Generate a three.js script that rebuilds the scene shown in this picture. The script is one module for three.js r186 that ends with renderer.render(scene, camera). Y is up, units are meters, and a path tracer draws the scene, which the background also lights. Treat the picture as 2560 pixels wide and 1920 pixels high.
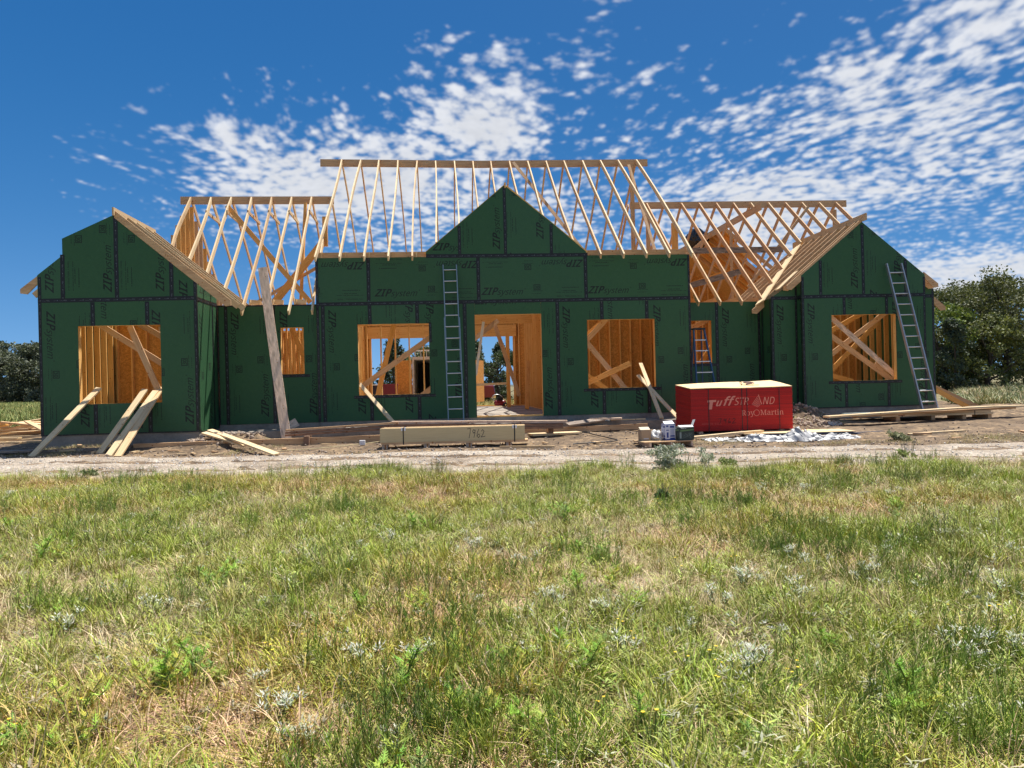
import * as THREE from 'three';
import { mergeGeometries } from 'three/addons/utils/BufferGeometryUtils.js';

// ---------------------------------------------------------------- camera, sky, sun, exposure
const scene = new THREE.Scene();
const rad = THREE.MathUtils.degToRad;
const camera = new THREE.PerspectiveCamera(53.03, 4 / 3, 0.1, 2000);
const YAW = rad(4.87), PITCH = rad(0.05), ROLL = rad(1.415);
camera.position.set(0, 1.6, 0);
camera.rotation.set(PITCH, -YAW, -ROLL, 'YXZ');
const renderer = new THREE.WebGLRenderer();
renderer.toneMapping = THREE.LinearToneMapping;
renderer.toneMappingExposure = 1.65;
renderer.shadowMap.enabled = true;

const SUN = new THREE.Vector3(0.29, 1.0, -0.303).normalize();
const sun = new THREE.DirectionalLight(new THREE.Color(1.0, 0.955, 0.88), 5.0);
sun.position.copy(SUN).multiplyScalar(80).add(new THREE.Vector3(0, 0, -20));
sun.target.position.set(0, 0, -20);
sun.castShadow = true;
Object.assign(sun.shadow.camera, { left: -30, right: 30, top: 30, bottom: -30, near: 1, far: 200 });
sun.shadow.mapSize.set(4096, 4096);
scene.add(sun, sun.target);

// ---------------------------------------------------------------- noise and random numbers
function rng(seed) { let a = seed >>> 0; return () => { a = (a + 0x6d2b79f5) | 0; let t = Math.imul(a ^ (a >>> 15), 1 | a); t = (t + Math.imul(t ^ (t >>> 7), 61 | t)) ^ t; return ((t ^ (t >>> 14)) >>> 0) / 4294967296; }; }
const PERM = new Uint8Array(512), GRAD = new Float32Array(512);
{ const r = rng(11); const p = [...Array(256).keys()]; for (let i = 255; i > 0; i--) { const j = Math.floor(r() * (i + 1)); [p[i], p[j]] = [p[j], p[i]]; } for (let i = 0; i < 512; i++) { PERM[i] = p[i & 255]; GRAD[i] = (p[i & 255] / 255) * 2 - 1; } }
function vn(x, y) { // value noise, -1..1
  const xi = Math.floor(x), yi = Math.floor(y); let fx = x - xi, fy = y - yi; fx = fx * fx * (3 - 2 * fx); fy = fy * fy * (3 - 2 * fy);
  const a = PERM[xi & 255], b = PERM[(xi + 1) & 255], yy = yi & 255, y1 = (yi + 1) & 255;
  const v00 = GRAD[PERM[a + yy]], v10 = GRAD[PERM[b + yy]], v01 = GRAD[PERM[a + y1]], v11 = GRAD[PERM[b + y1]];
  const t = v00 + (v10 - v00) * fx, u = v01 + (v11 - v01) * fx; return t + (u - t) * fy;
}
function fbm(x, y, o) { let s = 0, a = 0.5; for (let i = 0; i < o; i++) { s += a * vn(x, y); const nx = x * 1.62 - y * 1.18 + 17.3; y = x * 1.18 + y * 1.62 + 9.1; x = nx; a *= 0.5; } return s; }
function cell(x, y) { const xi = Math.floor(x), yi = Math.floor(y); let d = 9; for (let j = -1; j <= 1; j++) for (let i = -1; i <= 1; i++) { const a = PERM[(xi + i) & 255], k = PERM[a + ((yi + j) & 255)], q = PERM[k + 31], fx = xi + i + k / 255 - x, fy = yi + j + q / 255 - y, e = fx * fx + fy * fy; if (e < d) d = e; } return Math.sqrt(d); }
const sstep = (a, b, x) => { const t = Math.min(1, Math.max(0, (x - a) / (b - a))); return t * t * (3 - 2 * t); };
const lerp = THREE.MathUtils.lerp;

// ---------------------------------------------------------------- sky: clear blue air with a layer of broken altocumulus
{
  const W = 4096, H = 2048, data = new Float32Array(W * H * 4);
  // cloud fields of the layer: azimuth and height (degrees, from straight ahead), half sizes, amount
  const F = [[-9.5, 14.8, 11, 3.9, 1.02], [-15.5, 14.6, 6.5, 3.2, 1.05], [-18, 17.4, 3.5, 1.3, 0.75], [-1.2, 18.4, 4.6, 4.0, 0.95], [0.8, 20.8, 2.4, 2.0, 0.7], [-3, 12, 11, 3.6, 0.78], [29, 15.0, 10, 6.0, 0.88], [24, 18.8, 5, 3.0, 0.85], [19, 17.2, 5, 2.2, 0.7], [31, 22.5, 5.5, 4.5, 0.74], [34, 26, 6, 4, 0.7], [17.5, 11.4, 9, 3.4, 1.1], [13, 9, 8, 3, 0.6], [-27.4, 15.4, 1.5, 0.8, 0.30], [-26, 14.2, 1.4, 0.7, 0.34], [-24.6, 18.4, 1.5, 0.5, 0.28], [7.2, 26.6, 2.4, 0.7, 0.62], [7.0, 24.6, 2.6, 1.2, 0.62], [5, 22.5, 3.0, 1.2, 0.45], [11, 21, 4, 1.4, 0.42], [31, 6.2, 10, 1.8, 1.05], [35, 9.5, 7, 1.6, 0.7], [8, 17.5, 5, 2.5, 0.40]];
  const cosL = Math.cos(rad(36)), gl = new THREE.Vector3();
  for (let j = 0; j < H; j++) {
    const el = ((j + 0.5) / H - 0.5) * Math.PI, y = Math.sin(el), c = Math.cos(el), eld = el * 180 / Math.PI;
    for (let i = 0; i < W; i++) {
      const k = (j * W + i) * 4, ph = ((i + 0.5) / W - 0.5) * 2 * Math.PI, x = c * Math.cos(ph), z = c * Math.sin(ph);
      const h = Math.max(0, y), t = Math.pow(1 - h, 3.4), t2 = Math.pow(1 - h, 11);
      let r = lerp(0.009, 0.050, t), g = lerp(0.074, 0.200, t), b = lerp(0.232, 0.445, t);
      r = lerp(r, 0.22, t2 * 0.7); g = lerp(g, 0.37, t2 * 0.7); b = lerp(b, 0.55, t2 * 0.7);
      const cs = x * SUN.x + y * SUN.y + z * SUN.z, glow = cs > 0 ? Math.pow(cs, 6) * 0.06 + Math.pow(cs, 40) * 0.25 : 0;
      r += glow; g += glow; b += glow;
      if (y > 0.012) {
        let az = (ph + Math.PI / 2 - YAW) * 180 / Math.PI; az = ((az + 540) % 360) - 180;
        let m = -0.72 + 0.12 * fbm(x * 3.1 + 5, z * 3.1 + y * 2.3, 3);
        if (Math.abs(az) < 62) for (const [a, e, sa, se, am] of F) { const da = (az - a) / sa, de = (eld - e) / se, q = da * da + de * de; if (q < 6) m = Math.max(m, -0.66 + am * Math.exp(-q * 0.75)); }
        const away = sstep(40, 75, Math.abs(az)); if (away > 0) m = Math.max(m, lerp(-0.62, -0.22 + 0.75 * fbm(x / (y + 0.25) * 0.8 + 31, z / (y + 0.25) * 0.8 + 7, 3), away));
        if (m > -0.6) {
          const q = 1 / (y + 0.02), px = x * q, pz = z * q, wx = 0.5 * vn(px * 1.3 + 3, pz * 1.3), wz = 0.5 * vn(px * 1.3 + 40, pz * 1.3 + 8);
          const n1 = fbm((px + wx) * 4.5, (pz + wz) * 3.2, 3), n2 = fbm((px + wx * 0.3) * 24, (pz + wz * 0.3) * 17 + 3, 5);
          const c1 = 0.62 - cell((px + wx * 0.25) * 17, (pz + wz * 0.25) * 11.5), c2 = 0.55 - cell((px + wx * 0.2) * 40 + 7, (pz + wz * 0.2) * 27);
          const n = 0.36 * n1 + 0.48 * n2 + 0.46 * c1 + 0.24 * c2, d = n + m * 0.8;
          const a = sstep(-0.14, 0.48, d) * sstep(0.012, 0.06, y), core = sstep(0.15, 0.8, d);
          const l = 0.50 - 0.07 * core + 0.09 * n2 + 0.05 * c1;
          r = lerp(r, l * 0.96, a * 0.94); g = lerp(g, l * 0.985, a * 0.94); b = lerp(b, l * 1.04, a * 0.94);
        }
      }
      if (y < 0) { r = 0.16; g = 0.16; b = 0.12; }
      data[k] = r; data[k + 1] = g; data[k + 2] = b; data[k + 3] = 1;
    }
  }
  const sky = new THREE.DataTexture(data, W, H, THREE.RGBAFormat, THREE.FloatType);
  sky.mapping = THREE.EquirectangularReflectionMapping; sky.magFilter = THREE.LinearFilter; sky.needsUpdate = true;
  scene.background = sky; scene.environment = sky;
}

// ---------------------------------------------------------------- helpers: naming, parts
const taken = {};
function numbered(n) { if (!(n in taken)) { taken[n] = 0; return n; } return n + '_' + String(++taken[n]).padStart(3, '0'); }
function tag(o, label, category, group) { o.userData.label = label; o.userData.category = category; if (group) o.userData.group = group; return o; }
function top(o, name) { o.name = numbered(name); scene.add(o); return o; }
function mesh(geo, m, name, parent) { const o = new THREE.Mesh(geo, m); o.castShadow = o.receiveShadow = true; if (parent) { o.name = name; parent.add(o); } else top(o, name); return o; }
function thing(name, label, category, group, pos = [0, 0, 0], ry = 0) { const o = new THREE.Group(); top(o, name); tag(o, label, category, group); o.position.set(...pos); o.rotation.y = ry; return o; }
function part(name, parent) { const o = new THREE.Group(); o.name = name; parent.add(o); return o; }
const V = (a) => new THREE.Vector3(...a);
const UP = new THREE.Vector3(0, 1, 0);
const rb = rng(77);
// one sawn board from a to b: w wide, t thick along th; slightly bowed, uv in metres along the grain
function boardGeo(a, b, w, t, th, bow = 0, n = 1) {
  a = V(a); b = V(b); const L = b.clone().sub(a), len = L.length(); L.normalize();
  let T = th ? V(th) : new THREE.Vector3().crossVectors(L, UP); if (T.lengthSq() < 1e-6) T.set(1, 0, 0);
  T.addScaledVector(L, -T.dot(L)).normalize(); const Wd = new THREE.Vector3().crossVectors(T, L).normalize();
  const ring = [], bt = (rb() - 0.5) * 2 * bow, bw = (rb() - 0.5) * bow, bt2 = (rb() - 0.5) * bow;
  for (let i = 0; i <= n; i++) { const s = i / n, k = 4 * s * (1 - s), k2 = Math.sin(s * Math.PI * 2); const c = a.clone().addScaledVector(L, len * s).addScaledVector(T, bt * k + bt2 * k2 * 0.5).addScaledVector(Wd, bw * k);
    ring.push([[-1, -1], [1, -1], [1, 1], [-1, 1]].map(([p, q]) => c.clone().addScaledVector(T, p * t / 2).addScaledVector(Wd, q * w / 2))); }
  const pos = [], uv = [], u0 = rb() * 3, v0 = rb() * 3;
  const quad = (A, B, C, D, ua, ub, va, vb) => { for (const [P, u, v] of [[A, ua, va], [B, ub, va], [C, ub, vb], [A, ua, va], [C, ub, vb], [D, ua, vb]]) { pos.push(P.x, P.y, P.z); uv.push(u0 + u, v0 + v); } };
  for (let f = 0; f < 4; f++) { const g = (f + 1) % 4, wd = f % 2 ? w : t; for (let i = 0; i < n; i++) { const R0 = ring[i], R1 = ring[i + 1], s0 = len * i / n, s1 = len * (i + 1) / n; quad(R0[f], R1[f], R1[g], R0[g], s0 / 1.2, s1 / 1.2, f * 0.3, f * 0.3 + wd / 0.3); } }
  const R0 = ring[0], R1 = ring[n]; quad(R0[0], R0[1], R0[2], R0[3], 0, 0.02, 0, t / 0.3); quad(R1[3], R1[2], R1[1], R1[0], 0, 0.02, 0, t / 0.3);
  const g = new THREE.BufferGeometry(); g.setAttribute('position', new THREE.Float32BufferAttribute(pos, 3)); g.setAttribute('uv', new THREE.Float32BufferAttribute(uv, 2)); g.computeVertexNormals(); return g;
}
function fixWinding(g) { return g; }
function board(parent, name, a, b, w, t, m, th, bow = 0.012, n = 4) { return mesh(boardGeo(a, b, w, t, th, bow, n), Array.isArray(m) ? m[Math.floor(rb() * m.length)] : m, name, parent); }
function boxGeo(x0, x1, y0, y1, z0, z1) { const g = new THREE.BoxGeometry(x1 - x0, y1 - y0, z1 - z0); g.translate((x0 + x1) / 2, (y0 + y1) / 2, (z0 + z1) / 2); return g; }
function uvBox(g, s = 1) { const p = g.attributes.position, n = g.attributes.normal, uv = new Float32Array(p.count * 2); for (let i = 0; i < p.count; i++) { const nx = Math.abs(n.getX(i)), ny = Math.abs(n.getY(i)); const a = ny > 0.7 ? [p.getX(i), p.getZ(i)] : nx > 0.7 ? [p.getZ(i), p.getY(i)] : [p.getX(i), p.getY(i)]; uv[2 * i] = a[0] * s; uv[2 * i + 1] = a[1] * s; } g.setAttribute('uv', new THREE.BufferAttribute(uv, 2)); return g; }
function tubeGeo(pts, r0, r1, seg = 6, n = 0) { // tapered tube through points
  const c = new THREE.CatmullRomCurve3(pts.map((p) => p.isVector3 ? p : V(p))); n = n || Math.max(2, pts.length * 2); const fr = c.computeFrenetFrames(n), pos = [], uv = [], idx = [];
  for (let i = 0; i <= n; i++) { const P = c.getPointAt(i / n), r = lerp(r0, r1, i / n); for (let j = 0; j <= seg; j++) { const a = j / seg * Math.PI * 2, q = P.clone().addScaledVector(fr.normals[i], Math.cos(a) * r).addScaledVector(fr.binormals[i], Math.sin(a) * r); pos.push(q.x, q.y, q.z); uv.push(j / seg, i / n * c.getLength()); } }
  for (let i = 0; i < n; i++) for (let j = 0; j < seg; j++) { const a = i * (seg + 1) + j, b = a + seg + 1; idx.push(a, b, a + 1, b, b + 1, a + 1); }
  const g = new THREE.BufferGeometry(); g.setAttribute('position', new THREE.Float32BufferAttribute(pos, 3)); g.setAttribute('uv', new THREE.Float32BufferAttribute(uv, 2)); g.setIndex(idx); g.computeVertexNormals(); return g;
}
// ---------------------------------------------------------------- textures and materials
function dataTex(w, h, fn, srgb = true, rx = 1, ry = 1) { // fn -> [r,g,b] 0..1 (sRGB values when srgb)
  const d = new Uint8Array(w * h * 4); for (let j = 0; j < h; j++) for (let i = 0; i < w; i++) { const c = fn(i / w, j / h, i, j), k = (j * w + i) * 4; for (let q = 0; q < 3; q++) d[k + q] = Math.max(0, Math.min(255, c[q] * 255)); d[k + 3] = 255; }
  const t = new THREE.DataTexture(d, w, h); t.wrapS = t.wrapT = THREE.RepeatWrapping; t.magFilter = THREE.LinearFilter; t.minFilter = THREE.LinearMipmapLinearFilter; t.generateMipmaps = true; if (srgb) t.colorSpace = THREE.SRGBColorSpace; t.repeat.set(rx, ry); t.needsUpdate = true; return t;
}
function canvasTex(w, h, draw) { const c = document.createElement('canvas'); c.width = w; c.height = h; draw(c.getContext('2d'), w, h); const t = new THREE.CanvasTexture(c); t.colorSpace = THREE.SRGBColorSpace; t.wrapS = t.wrapT = THREE.RepeatWrapping; t.anisotropy = 8; return t; }
// tileable noise by blending on a torus
function tn(u, v, f, o) { const a = u * f, b = v * f, wu = sstep(0, 1, u), wv = sstep(0, 1, v); return lerp(lerp(fbm(a, b, o), fbm(a - f, b, o), wu), lerp(fbm(a, b - f, o), fbm(a - f, b - f, o), wu), wv) * 1.35; }
function woodTex(base, dark, seed, knots = 5, weather = 0) {
  const r = rng(seed), K = [...Array(knots)].map(() => [r(), r(), 0.008 + r() * 0.012]);
  return dataTex(512, 256, (u, v) => {
    let warp = 0, kn = 0; for (const [ku, kv, kr] of K) { let du = Math.abs(u - ku); du = Math.min(du, 1 - du); let dv = Math.abs(v - kv); dv = Math.min(dv, 1 - dv); const d = Math.hypot(du * 4 / 4, dv * 0.25 * 1); const q = Math.hypot(du, dv * 0.25); warp += 0.05 * Math.exp(-q * q / (kr * kr * 6)); kn = Math.max(kn, 1 - sstep(kr * 0.5, kr, q)); }
    const g1 = tn((u * 0.25) % 1, (v + warp) % 1, 24, 2), g2 = tn((u * 0.06) % 1, (v + warp * 0.5) % 1, 60, 2), s = tn(u, v, 3, 3);
    let t = 0.30 + 0.35 * g1 + 0.28 * g2 + 0.3 * s; t = Math.max(0, Math.min(1, t));
    const c = base.map((b, q) => lerp(b, dark[q], t) * (1 - kn * 0.45 * (q + 1) / 2.4)); if (weather) { const w = 0.92 + 0.45 * tn(u, v, 9, 4); return c.map((x) => x * lerp(1, w, weather)); } return c;
  });
}
const std = (o) => new THREE.MeshStandardMaterial(Object.assign({ roughness: 0.85, metalness: 0 }, o));
const woodA = std({ map: woodTex([0.88, 0.79, 0.63], [0.76, 0.63, 0.45], 3), roughness: 0.8 });
const woodB = std({ map: woodTex([0.85, 0.74, 0.57], [0.70, 0.55, 0.38], 4, 7), roughness: 0.8 });
const woodC = std({ map: woodTex([0.84, 0.70, 0.53], [0.66, 0.49, 0.34], 5, 6), roughness: 0.82 });
const woodD = std({ map: woodTex([0.93, 0.71, 0.40], [0.80, 0.53, 0.24], 8, 8), roughness: 0.82 });
const woodE = std({ map: woodTex([0.95, 0.76, 0.46], [0.84, 0.60, 0.30], 18, 6), roughness: 0.82 });
const woodGrey = std({ map: woodTex([0.62, 0.56, 0.50], [0.44, 0.38, 0.34], 6, 9, 0.8), roughness: 0.9 });
const woodWorn = std({ map: woodTex([0.90, 0.79, 0.68], [0.79, 0.66, 0.55], 7, 9, 0.5), roughness: 0.9 });
const woodDark = std({ map: woodTex([0.60, 0.47, 0.37], [0.44, 0.32, 0.25], 26, 9, 0.6), roughness: 0.9 });
const WOOD = [woodA, woodB, woodB, woodC], STUD = [woodE, woodD, woodD, woodE];
const osbTex = canvasTex(1024, 1024, (c, w, h) => { const r = rng(21); c.fillStyle = '#c4883c'; c.fillRect(0, 0, w, h); for (let i = 0; i < 5200; i++) { const x = r() * w, y = r() * h, a = r() * Math.PI, l = 40 + r() * 70, t = 6 + r() * 16, s = r(); c.fillStyle = `rgba(${176 + s * 60 | 0},${118 + s * 56 | 0},${46 + s * 44 | 0},0.6)`; for (const dx of [-w, 0, w]) for (const dy of [-h, 0, h]) { if (x + dx < -80 || x + dx > w + 80 || y + dy < -80 || y + dy > h + 80) continue; c.save(); c.translate(x + dx, y + dy); c.rotate(a); c.fillRect(-l / 2, -t / 2, l, t); c.restore(); } } });
osbTex.repeat.set(1 / 1.2, 1 / 1.2);
const osb = std({ map: osbTex, roughness: 0.8 });
const plyTex = canvasTex(1024, 1024, (c, w, h) => { const r = rng(5); c.fillStyle = '#e2c391'; c.fillRect(0, 0, w, h); for (let i = 0; i < 2600; i++) { const s = r(); c.fillStyle = `rgba(${214 + s * 30 | 0},${176 + s * 40 | 0},${122 + s * 46 | 0},0.4)`; const x = r() * w, y = r() * h, l = 30 + r() * 80, t = 6 + r() * 14; c.save(); c.translate(x, y); c.rotate(r() * 0.9 - 0.45); c.fillRect(-l / 2, -t / 2, l, t); c.restore(); } });
plyTex.repeat.set(1 / 1.2, 1 / 1.2);
const ply = std({ map: plyTex, roughness: 0.75 });

// green weather-barrier sheathing: printed pattern of one 1.22 x 3.05 m sheet
function zipLogo(c, x, y, rot, hgt, ink) { c.save(); c.translate(x, y); c.rotate(rot); c.fillStyle = ink; c.transform(1, 0, -0.16, 1, 0, 0); c.font = `italic bold ${hgt * 1.32}px sans-serif`; c.fillText('ZIP', 0, 0); const w = c.measureText('ZIP').width; c.font = `italic ${hgt * 1.05}px sans-serif`; c.fillText('system', w * 1.0, 0); c.font = `${hgt * 0.25}px sans-serif`; c.fillText('\u00AE', w + hgt * 3.45, -hgt * 0.62); c.restore(); }
function smallPrint(c, x, y, rot, s, ink, lines) { c.save(); c.translate(x, y); c.rotate(rot); c.fillStyle = ink; lines.forEach(([t, k], i) => { if (typeof t === 'number') { const q = rng(t); let x = 0; while (x < t * s) { const l = s * (0.25 + q() * 0.6); c.fillRect(x, i * s * 1.75 - s * k * 0.55, l, s * k * 0.5); x += l + s * (q() < 0.25 ? 0.45 : 0.14); } } else { c.font = `bold ${s * k}px sans-serif`; c.fillText(t, 0, i * s * 1.75); } }); c.restore(); }
const zipTex = canvasTex(640, 1600, (c, w, h) => {
  const P = w / 1.22; // pixels per metre
  const r = rng(31); c.fillStyle = '#2b5733'; c.fillRect(0, 0, w, h);
  for (let i = 0; i < 9000; i++) { const s = r() - 0.5; c.fillStyle = s > 0 ? `rgba(76,122,74,${s * 0.14})` : `rgba(20,60,40,${-s * 0.16})`; const a = r() * Math.PI, l = 12 + r() * 40, t = 3 + r() * 8; c.save(); c.translate(r() * w, r() * h); c.rotate(a); c.fillRect(-l / 2, -t / 2, l, t); c.restore(); }
  const ink = 'rgba(8,22,15,0.92)', soft = 'rgba(10,28,19,0.72)', q = Math.PI / 2, L = 0.205 * P;
  const lay = () => {
    zipLogo(c, 0.16 * P, 0.16 * P, q, L, ink);
    smallPrint(c, 1.10 * P, 0.22 * P, q, 0.052 * P, soft, [['7/16" STRUCTURAL 1 PANEL', 1], [13, 0.6]]);
    c.strokeStyle = ink; c.lineWidth = 0.017 * P; c.strokeRect(0.28 * P, 1.56 * P, 0.13 * P, 0.16 * P); smallPrint(c, 0.30 * P, 1.575 * P, q, 0.125 * P, ink, [['30', 0.95]]);
    smallPrint(c, 0.24 * P, 1.50 * P, q, 0.04 * P, soft, [[7, 0.7], [6, 0.7]]);
    smallPrint(c, 0.32 * P, 2.30 * P, q, 0.05 * P, soft, [[9, 0.8], [7, 0.8]]);
  };
  lay(); c.save(); c.translate(w, h); c.rotate(Math.PI); lay(); c.restore();
  for (let y = 0.15; y < 3; y += 0.3) for (const x of [0.02, 0.41, 0.81, 1.2]) { c.fillStyle = 'rgba(14,34,26,0.75)'; c.fillRect(x * P - 2, y * P, 3.4, 3.4); }
});
const zipMats = [[1, 1, 1], [0.90, 0.93, 0.91], [1.06, 1.03, 1.0], [0.96, 0.97, 1.0]].map((c, i) => std({ map: zipTex, color: new THREE.Color(...c), roughness: 0.55 + 0.05 * i }));
const tapeTex = canvasTex(128, 1024, (c, w, h) => { c.fillStyle = '#08090a'; c.fillRect(0, 0, w, h); const r = rng(9); for (let i = 0; i < 500; i++) { c.fillStyle = `rgba(60,66,74,${r() * 0.10})`; c.fillRect(r() * w, r() * h, 2 + r() * 6, 10 + r() * 50); } for (let k = 0; k < 5; k++) { c.save(); c.translate(46, k * 205 + 14); c.rotate(Math.PI / 2); c.fillStyle = 'rgba(150,156,166,0.6)'; if (k % 2) { c.font = 'italic bold 46px sans-serif'; c.fillText('ZIP', 0, 0); c.font = 'italic 32px sans-serif'; c.fillText('system', 74, 0); } else { c.fillRect(6, -30, 26, 24); c.fillRect(40, -14, 30, 7); c.fillRect(74, -14, 40, 7); } c.restore(); } });
const tapeMat = std({ map: tapeTex, roughness: 0.45 });
const concrete = std({ map: dataTex(512, 512, (u, v) => { const n = 0.55 + 0.14 * tn(u, v, 5, 5) + 0.06 * tn(u, v, 60, 2); return [n * 1.04, n * 0.98, n * 0.9]; }), roughness: 0.9 });
concrete.map.repeat.set(0.4, 0.4);
const darkSlab = std({ map: dataTex(256, 256, (u, v) => { const n = 0.40 + 0.12 * tn(u, v, 6, 5); return [n, n * 0.98, n * 0.95]; }), roughness: 0.95 });
const metal = std({ color: new THREE.Color(0.62, 0.64, 0.66), roughness: 0.38, metalness: 0.85 });
const metalDull = std({ color: new THREE.Color(0.44, 0.46, 0.48), roughness: 0.45, metalness: 0.75 });
const black = std({ color: new THREE.Color(0.012, 0.012, 0.014), roughness: 0.5 });
// ---------------------------------------------------------------- terrain
const GT = [[-400, 0.45], [-24, 0.45], [-20, 0.42], [-18.5, 0.36], [-17, 0.28], [-15.5, 0.22], [-14, 0.18], [-12, 0.14], [-8, 0.08], [0, 0], [30, -0.1], [400, -0.6]];
function gBase(z) { for (let i = 1; i < GT.length; i++) if (z <= GT[i][0]) { const [a, p] = GT[i - 1], [b, q] = GT[i]; return lerp(p, q, (z - a) / (b - a)); } return -0.6; }
const MOUNDS = [[9.15, -19.35, 0.75, 0.6, 0.42], [8.6, -18.2, 0.9, 0.5, 0.13], [-5.15, -18.35, 0.75, 0.42, 0.26], [-4.4, -18.25, 0.5, 0.3, 0.14], [-6.6, -18.05, 1.0, 0.3, 0.10], [-8.2, -18.0, 0.8, 0.25, 0.08], [16.2, -21.5, 1.4, 0.9, 0.22], [4.3, -16.0, 0.9, 0.35, 0.05]];
function ground(x, z) { let y = gBase(z) + 0.012 * vn(x * 0.9, z * 0.9) + 0.02 * vn(x * 0.23 + 9, z * 0.23); const far = Math.max(0, Math.hypot(x, z + 20) - 40); y += 0.25 * Math.min(1, far / 60) * vn(x * 0.02, z * 0.02 + 4); for (const [mx, mz, sx, sz, h] of MOUNDS) { const q = ((x - mx) / sx) ** 2 + ((z - mz) / sz) ** 2; if (q < 6) y += h * Math.exp(-q) * (1 + 0.25 * vn(x * 6, z * 6)); } return y; }
const driveFar = (x) => -15.75 + 0.138 * x + 0.10 * vn(x * 1.1, 3) + 0.05 * vn(x * 4.1, 8), driveNear = (x) => -12.85 + 0.125 * x + 0.30 * vn(x * 0.8, 33) + 0.16 * vn(x * 3.3, 5);
const dirtNear = (x) => driveNear(x) - 0.3;
const spread = (n, a, b, mid, near) => { const s = []; for (let i = 0; i <= n; i++) { const t = i / n * 2 - 1; s.push(mid + Math.sign(t) * (near * Math.abs(t) + ((t < 0 ? mid - a : b - mid) - near) * Math.pow(Math.abs(t), 6))); } return s; };
function sheet(xs, zs, yf) { const pos = [], uv = [], idx = [], nx = xs.length; for (const z of zs) for (const x of xs) { const zz = typeof z === 'function' ? z(x) : z; pos.push(x, yf(x, zz), zz); uv.push(x, -zz); } for (let j = 0; j < zs.length - 1; j++) for (let i = 0; i < nx - 1; i++) { const a = j * nx + i, b = a + nx; idx.push(a, a + 1, b, b, a + 1, b + 1); } const g = new THREE.BufferGeometry(); g.setAttribute('position', new THREE.Float32BufferAttribute(pos, 3)); g.setAttribute('uv', new THREE.Float32BufferAttribute(uv, 2)); g.setIndex(idx); g.computeVertexNormals(); return g; }
const up = (g) => { const n = g.attributes.normal; if (n.getY(0) < 0) { const i = g.index.array; for (let k = 0; k < i.length; k += 3) { const t = i[k]; i[k] = i[k + 1]; i[k + 1] = t; } g.computeVertexNormals(); } return g; };
const mixc = (a, b, t) => a.map((v, i) => lerp(v, b[i], Math.max(0, Math.min(1, t))));
const soilTex = dataTex(1024, 1024, (u, v) => { const a = tn(u, v, 6, 5), b = tn(u, v, 40, 3), d = tn(v, u, 14, 4); let c = mixc([0.50, 0.43, 0.31], [0.36, 0.40, 0.20], 0.5 + a * 1.4); c = mixc(c, [0.62, 0.54, 0.40], 0.3 + d * 1.2); return c.map((x) => x * (0.86 + 0.45 * b)); });
soilTex.repeat.set(1 / 5, 1 / 5);
const grassGround = std({ map: soilTex, roughness: 1 });
const dirtTex = dataTex(1024, 1024, (u, v) => { const a = tn(u, v, 5, 5), b = tn(u, v, 70, 3), d = tn(v, u, 18, 4); let c = mixc([0.50, 0.42, 0.33], [0.37, 0.30, 0.225], 0.5 + a * 1.3); c = mixc(c, [0.62, 0.52, 0.39], 0.12 + d * 1.1); return c.map((x) => x * (0.9 + 0.42 * b)); });
const dirtBump = dataTex(1024, 1024, (u, v) => { const n = 0.5 + 0.35 * tn(u, v, 9, 5) + 0.3 * tn(u, v, 50, 3); return [n, n, n]; }, false);
dirtTex.repeat.set(1 / 4, 1 / 4); dirtBump.repeat.set(1 / 4, 1 / 4);
const dirtMat = std({ map: dirtTex, bumpMap: dirtBump, bumpScale: 0.05, roughness: 1 });
const gravelTex = dataTex(1024, 1024, (u, v) => { const a = tn(u, v, 5, 4), b = tn(u, v, 110, 2), d = tn(v, u, 30, 3); let c = mixc([0.71, 0.66, 0.595], [0.58, 0.52, 0.45], 0.45 + a * 1.2); return c.map((x) => x * (0.93 + 0.34 * b + 0.10 * d)); });
const gravelBump = dataTex(1024, 1024, (u, v) => { const n = 0.5 + 0.5 * tn(u, v, 100, 2) + 0.15 * tn(u, v, 14, 3); return [n, n, n]; }, false);
gravelTex.repeat.set(1 / 3, 1 / 3); gravelBump.repeat.set(1 / 3, 1 / 3);
const gravelMat = std({ map: gravelTex, bumpMap: gravelBump, bumpScale: 0.03, roughness: 1 });
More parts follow.
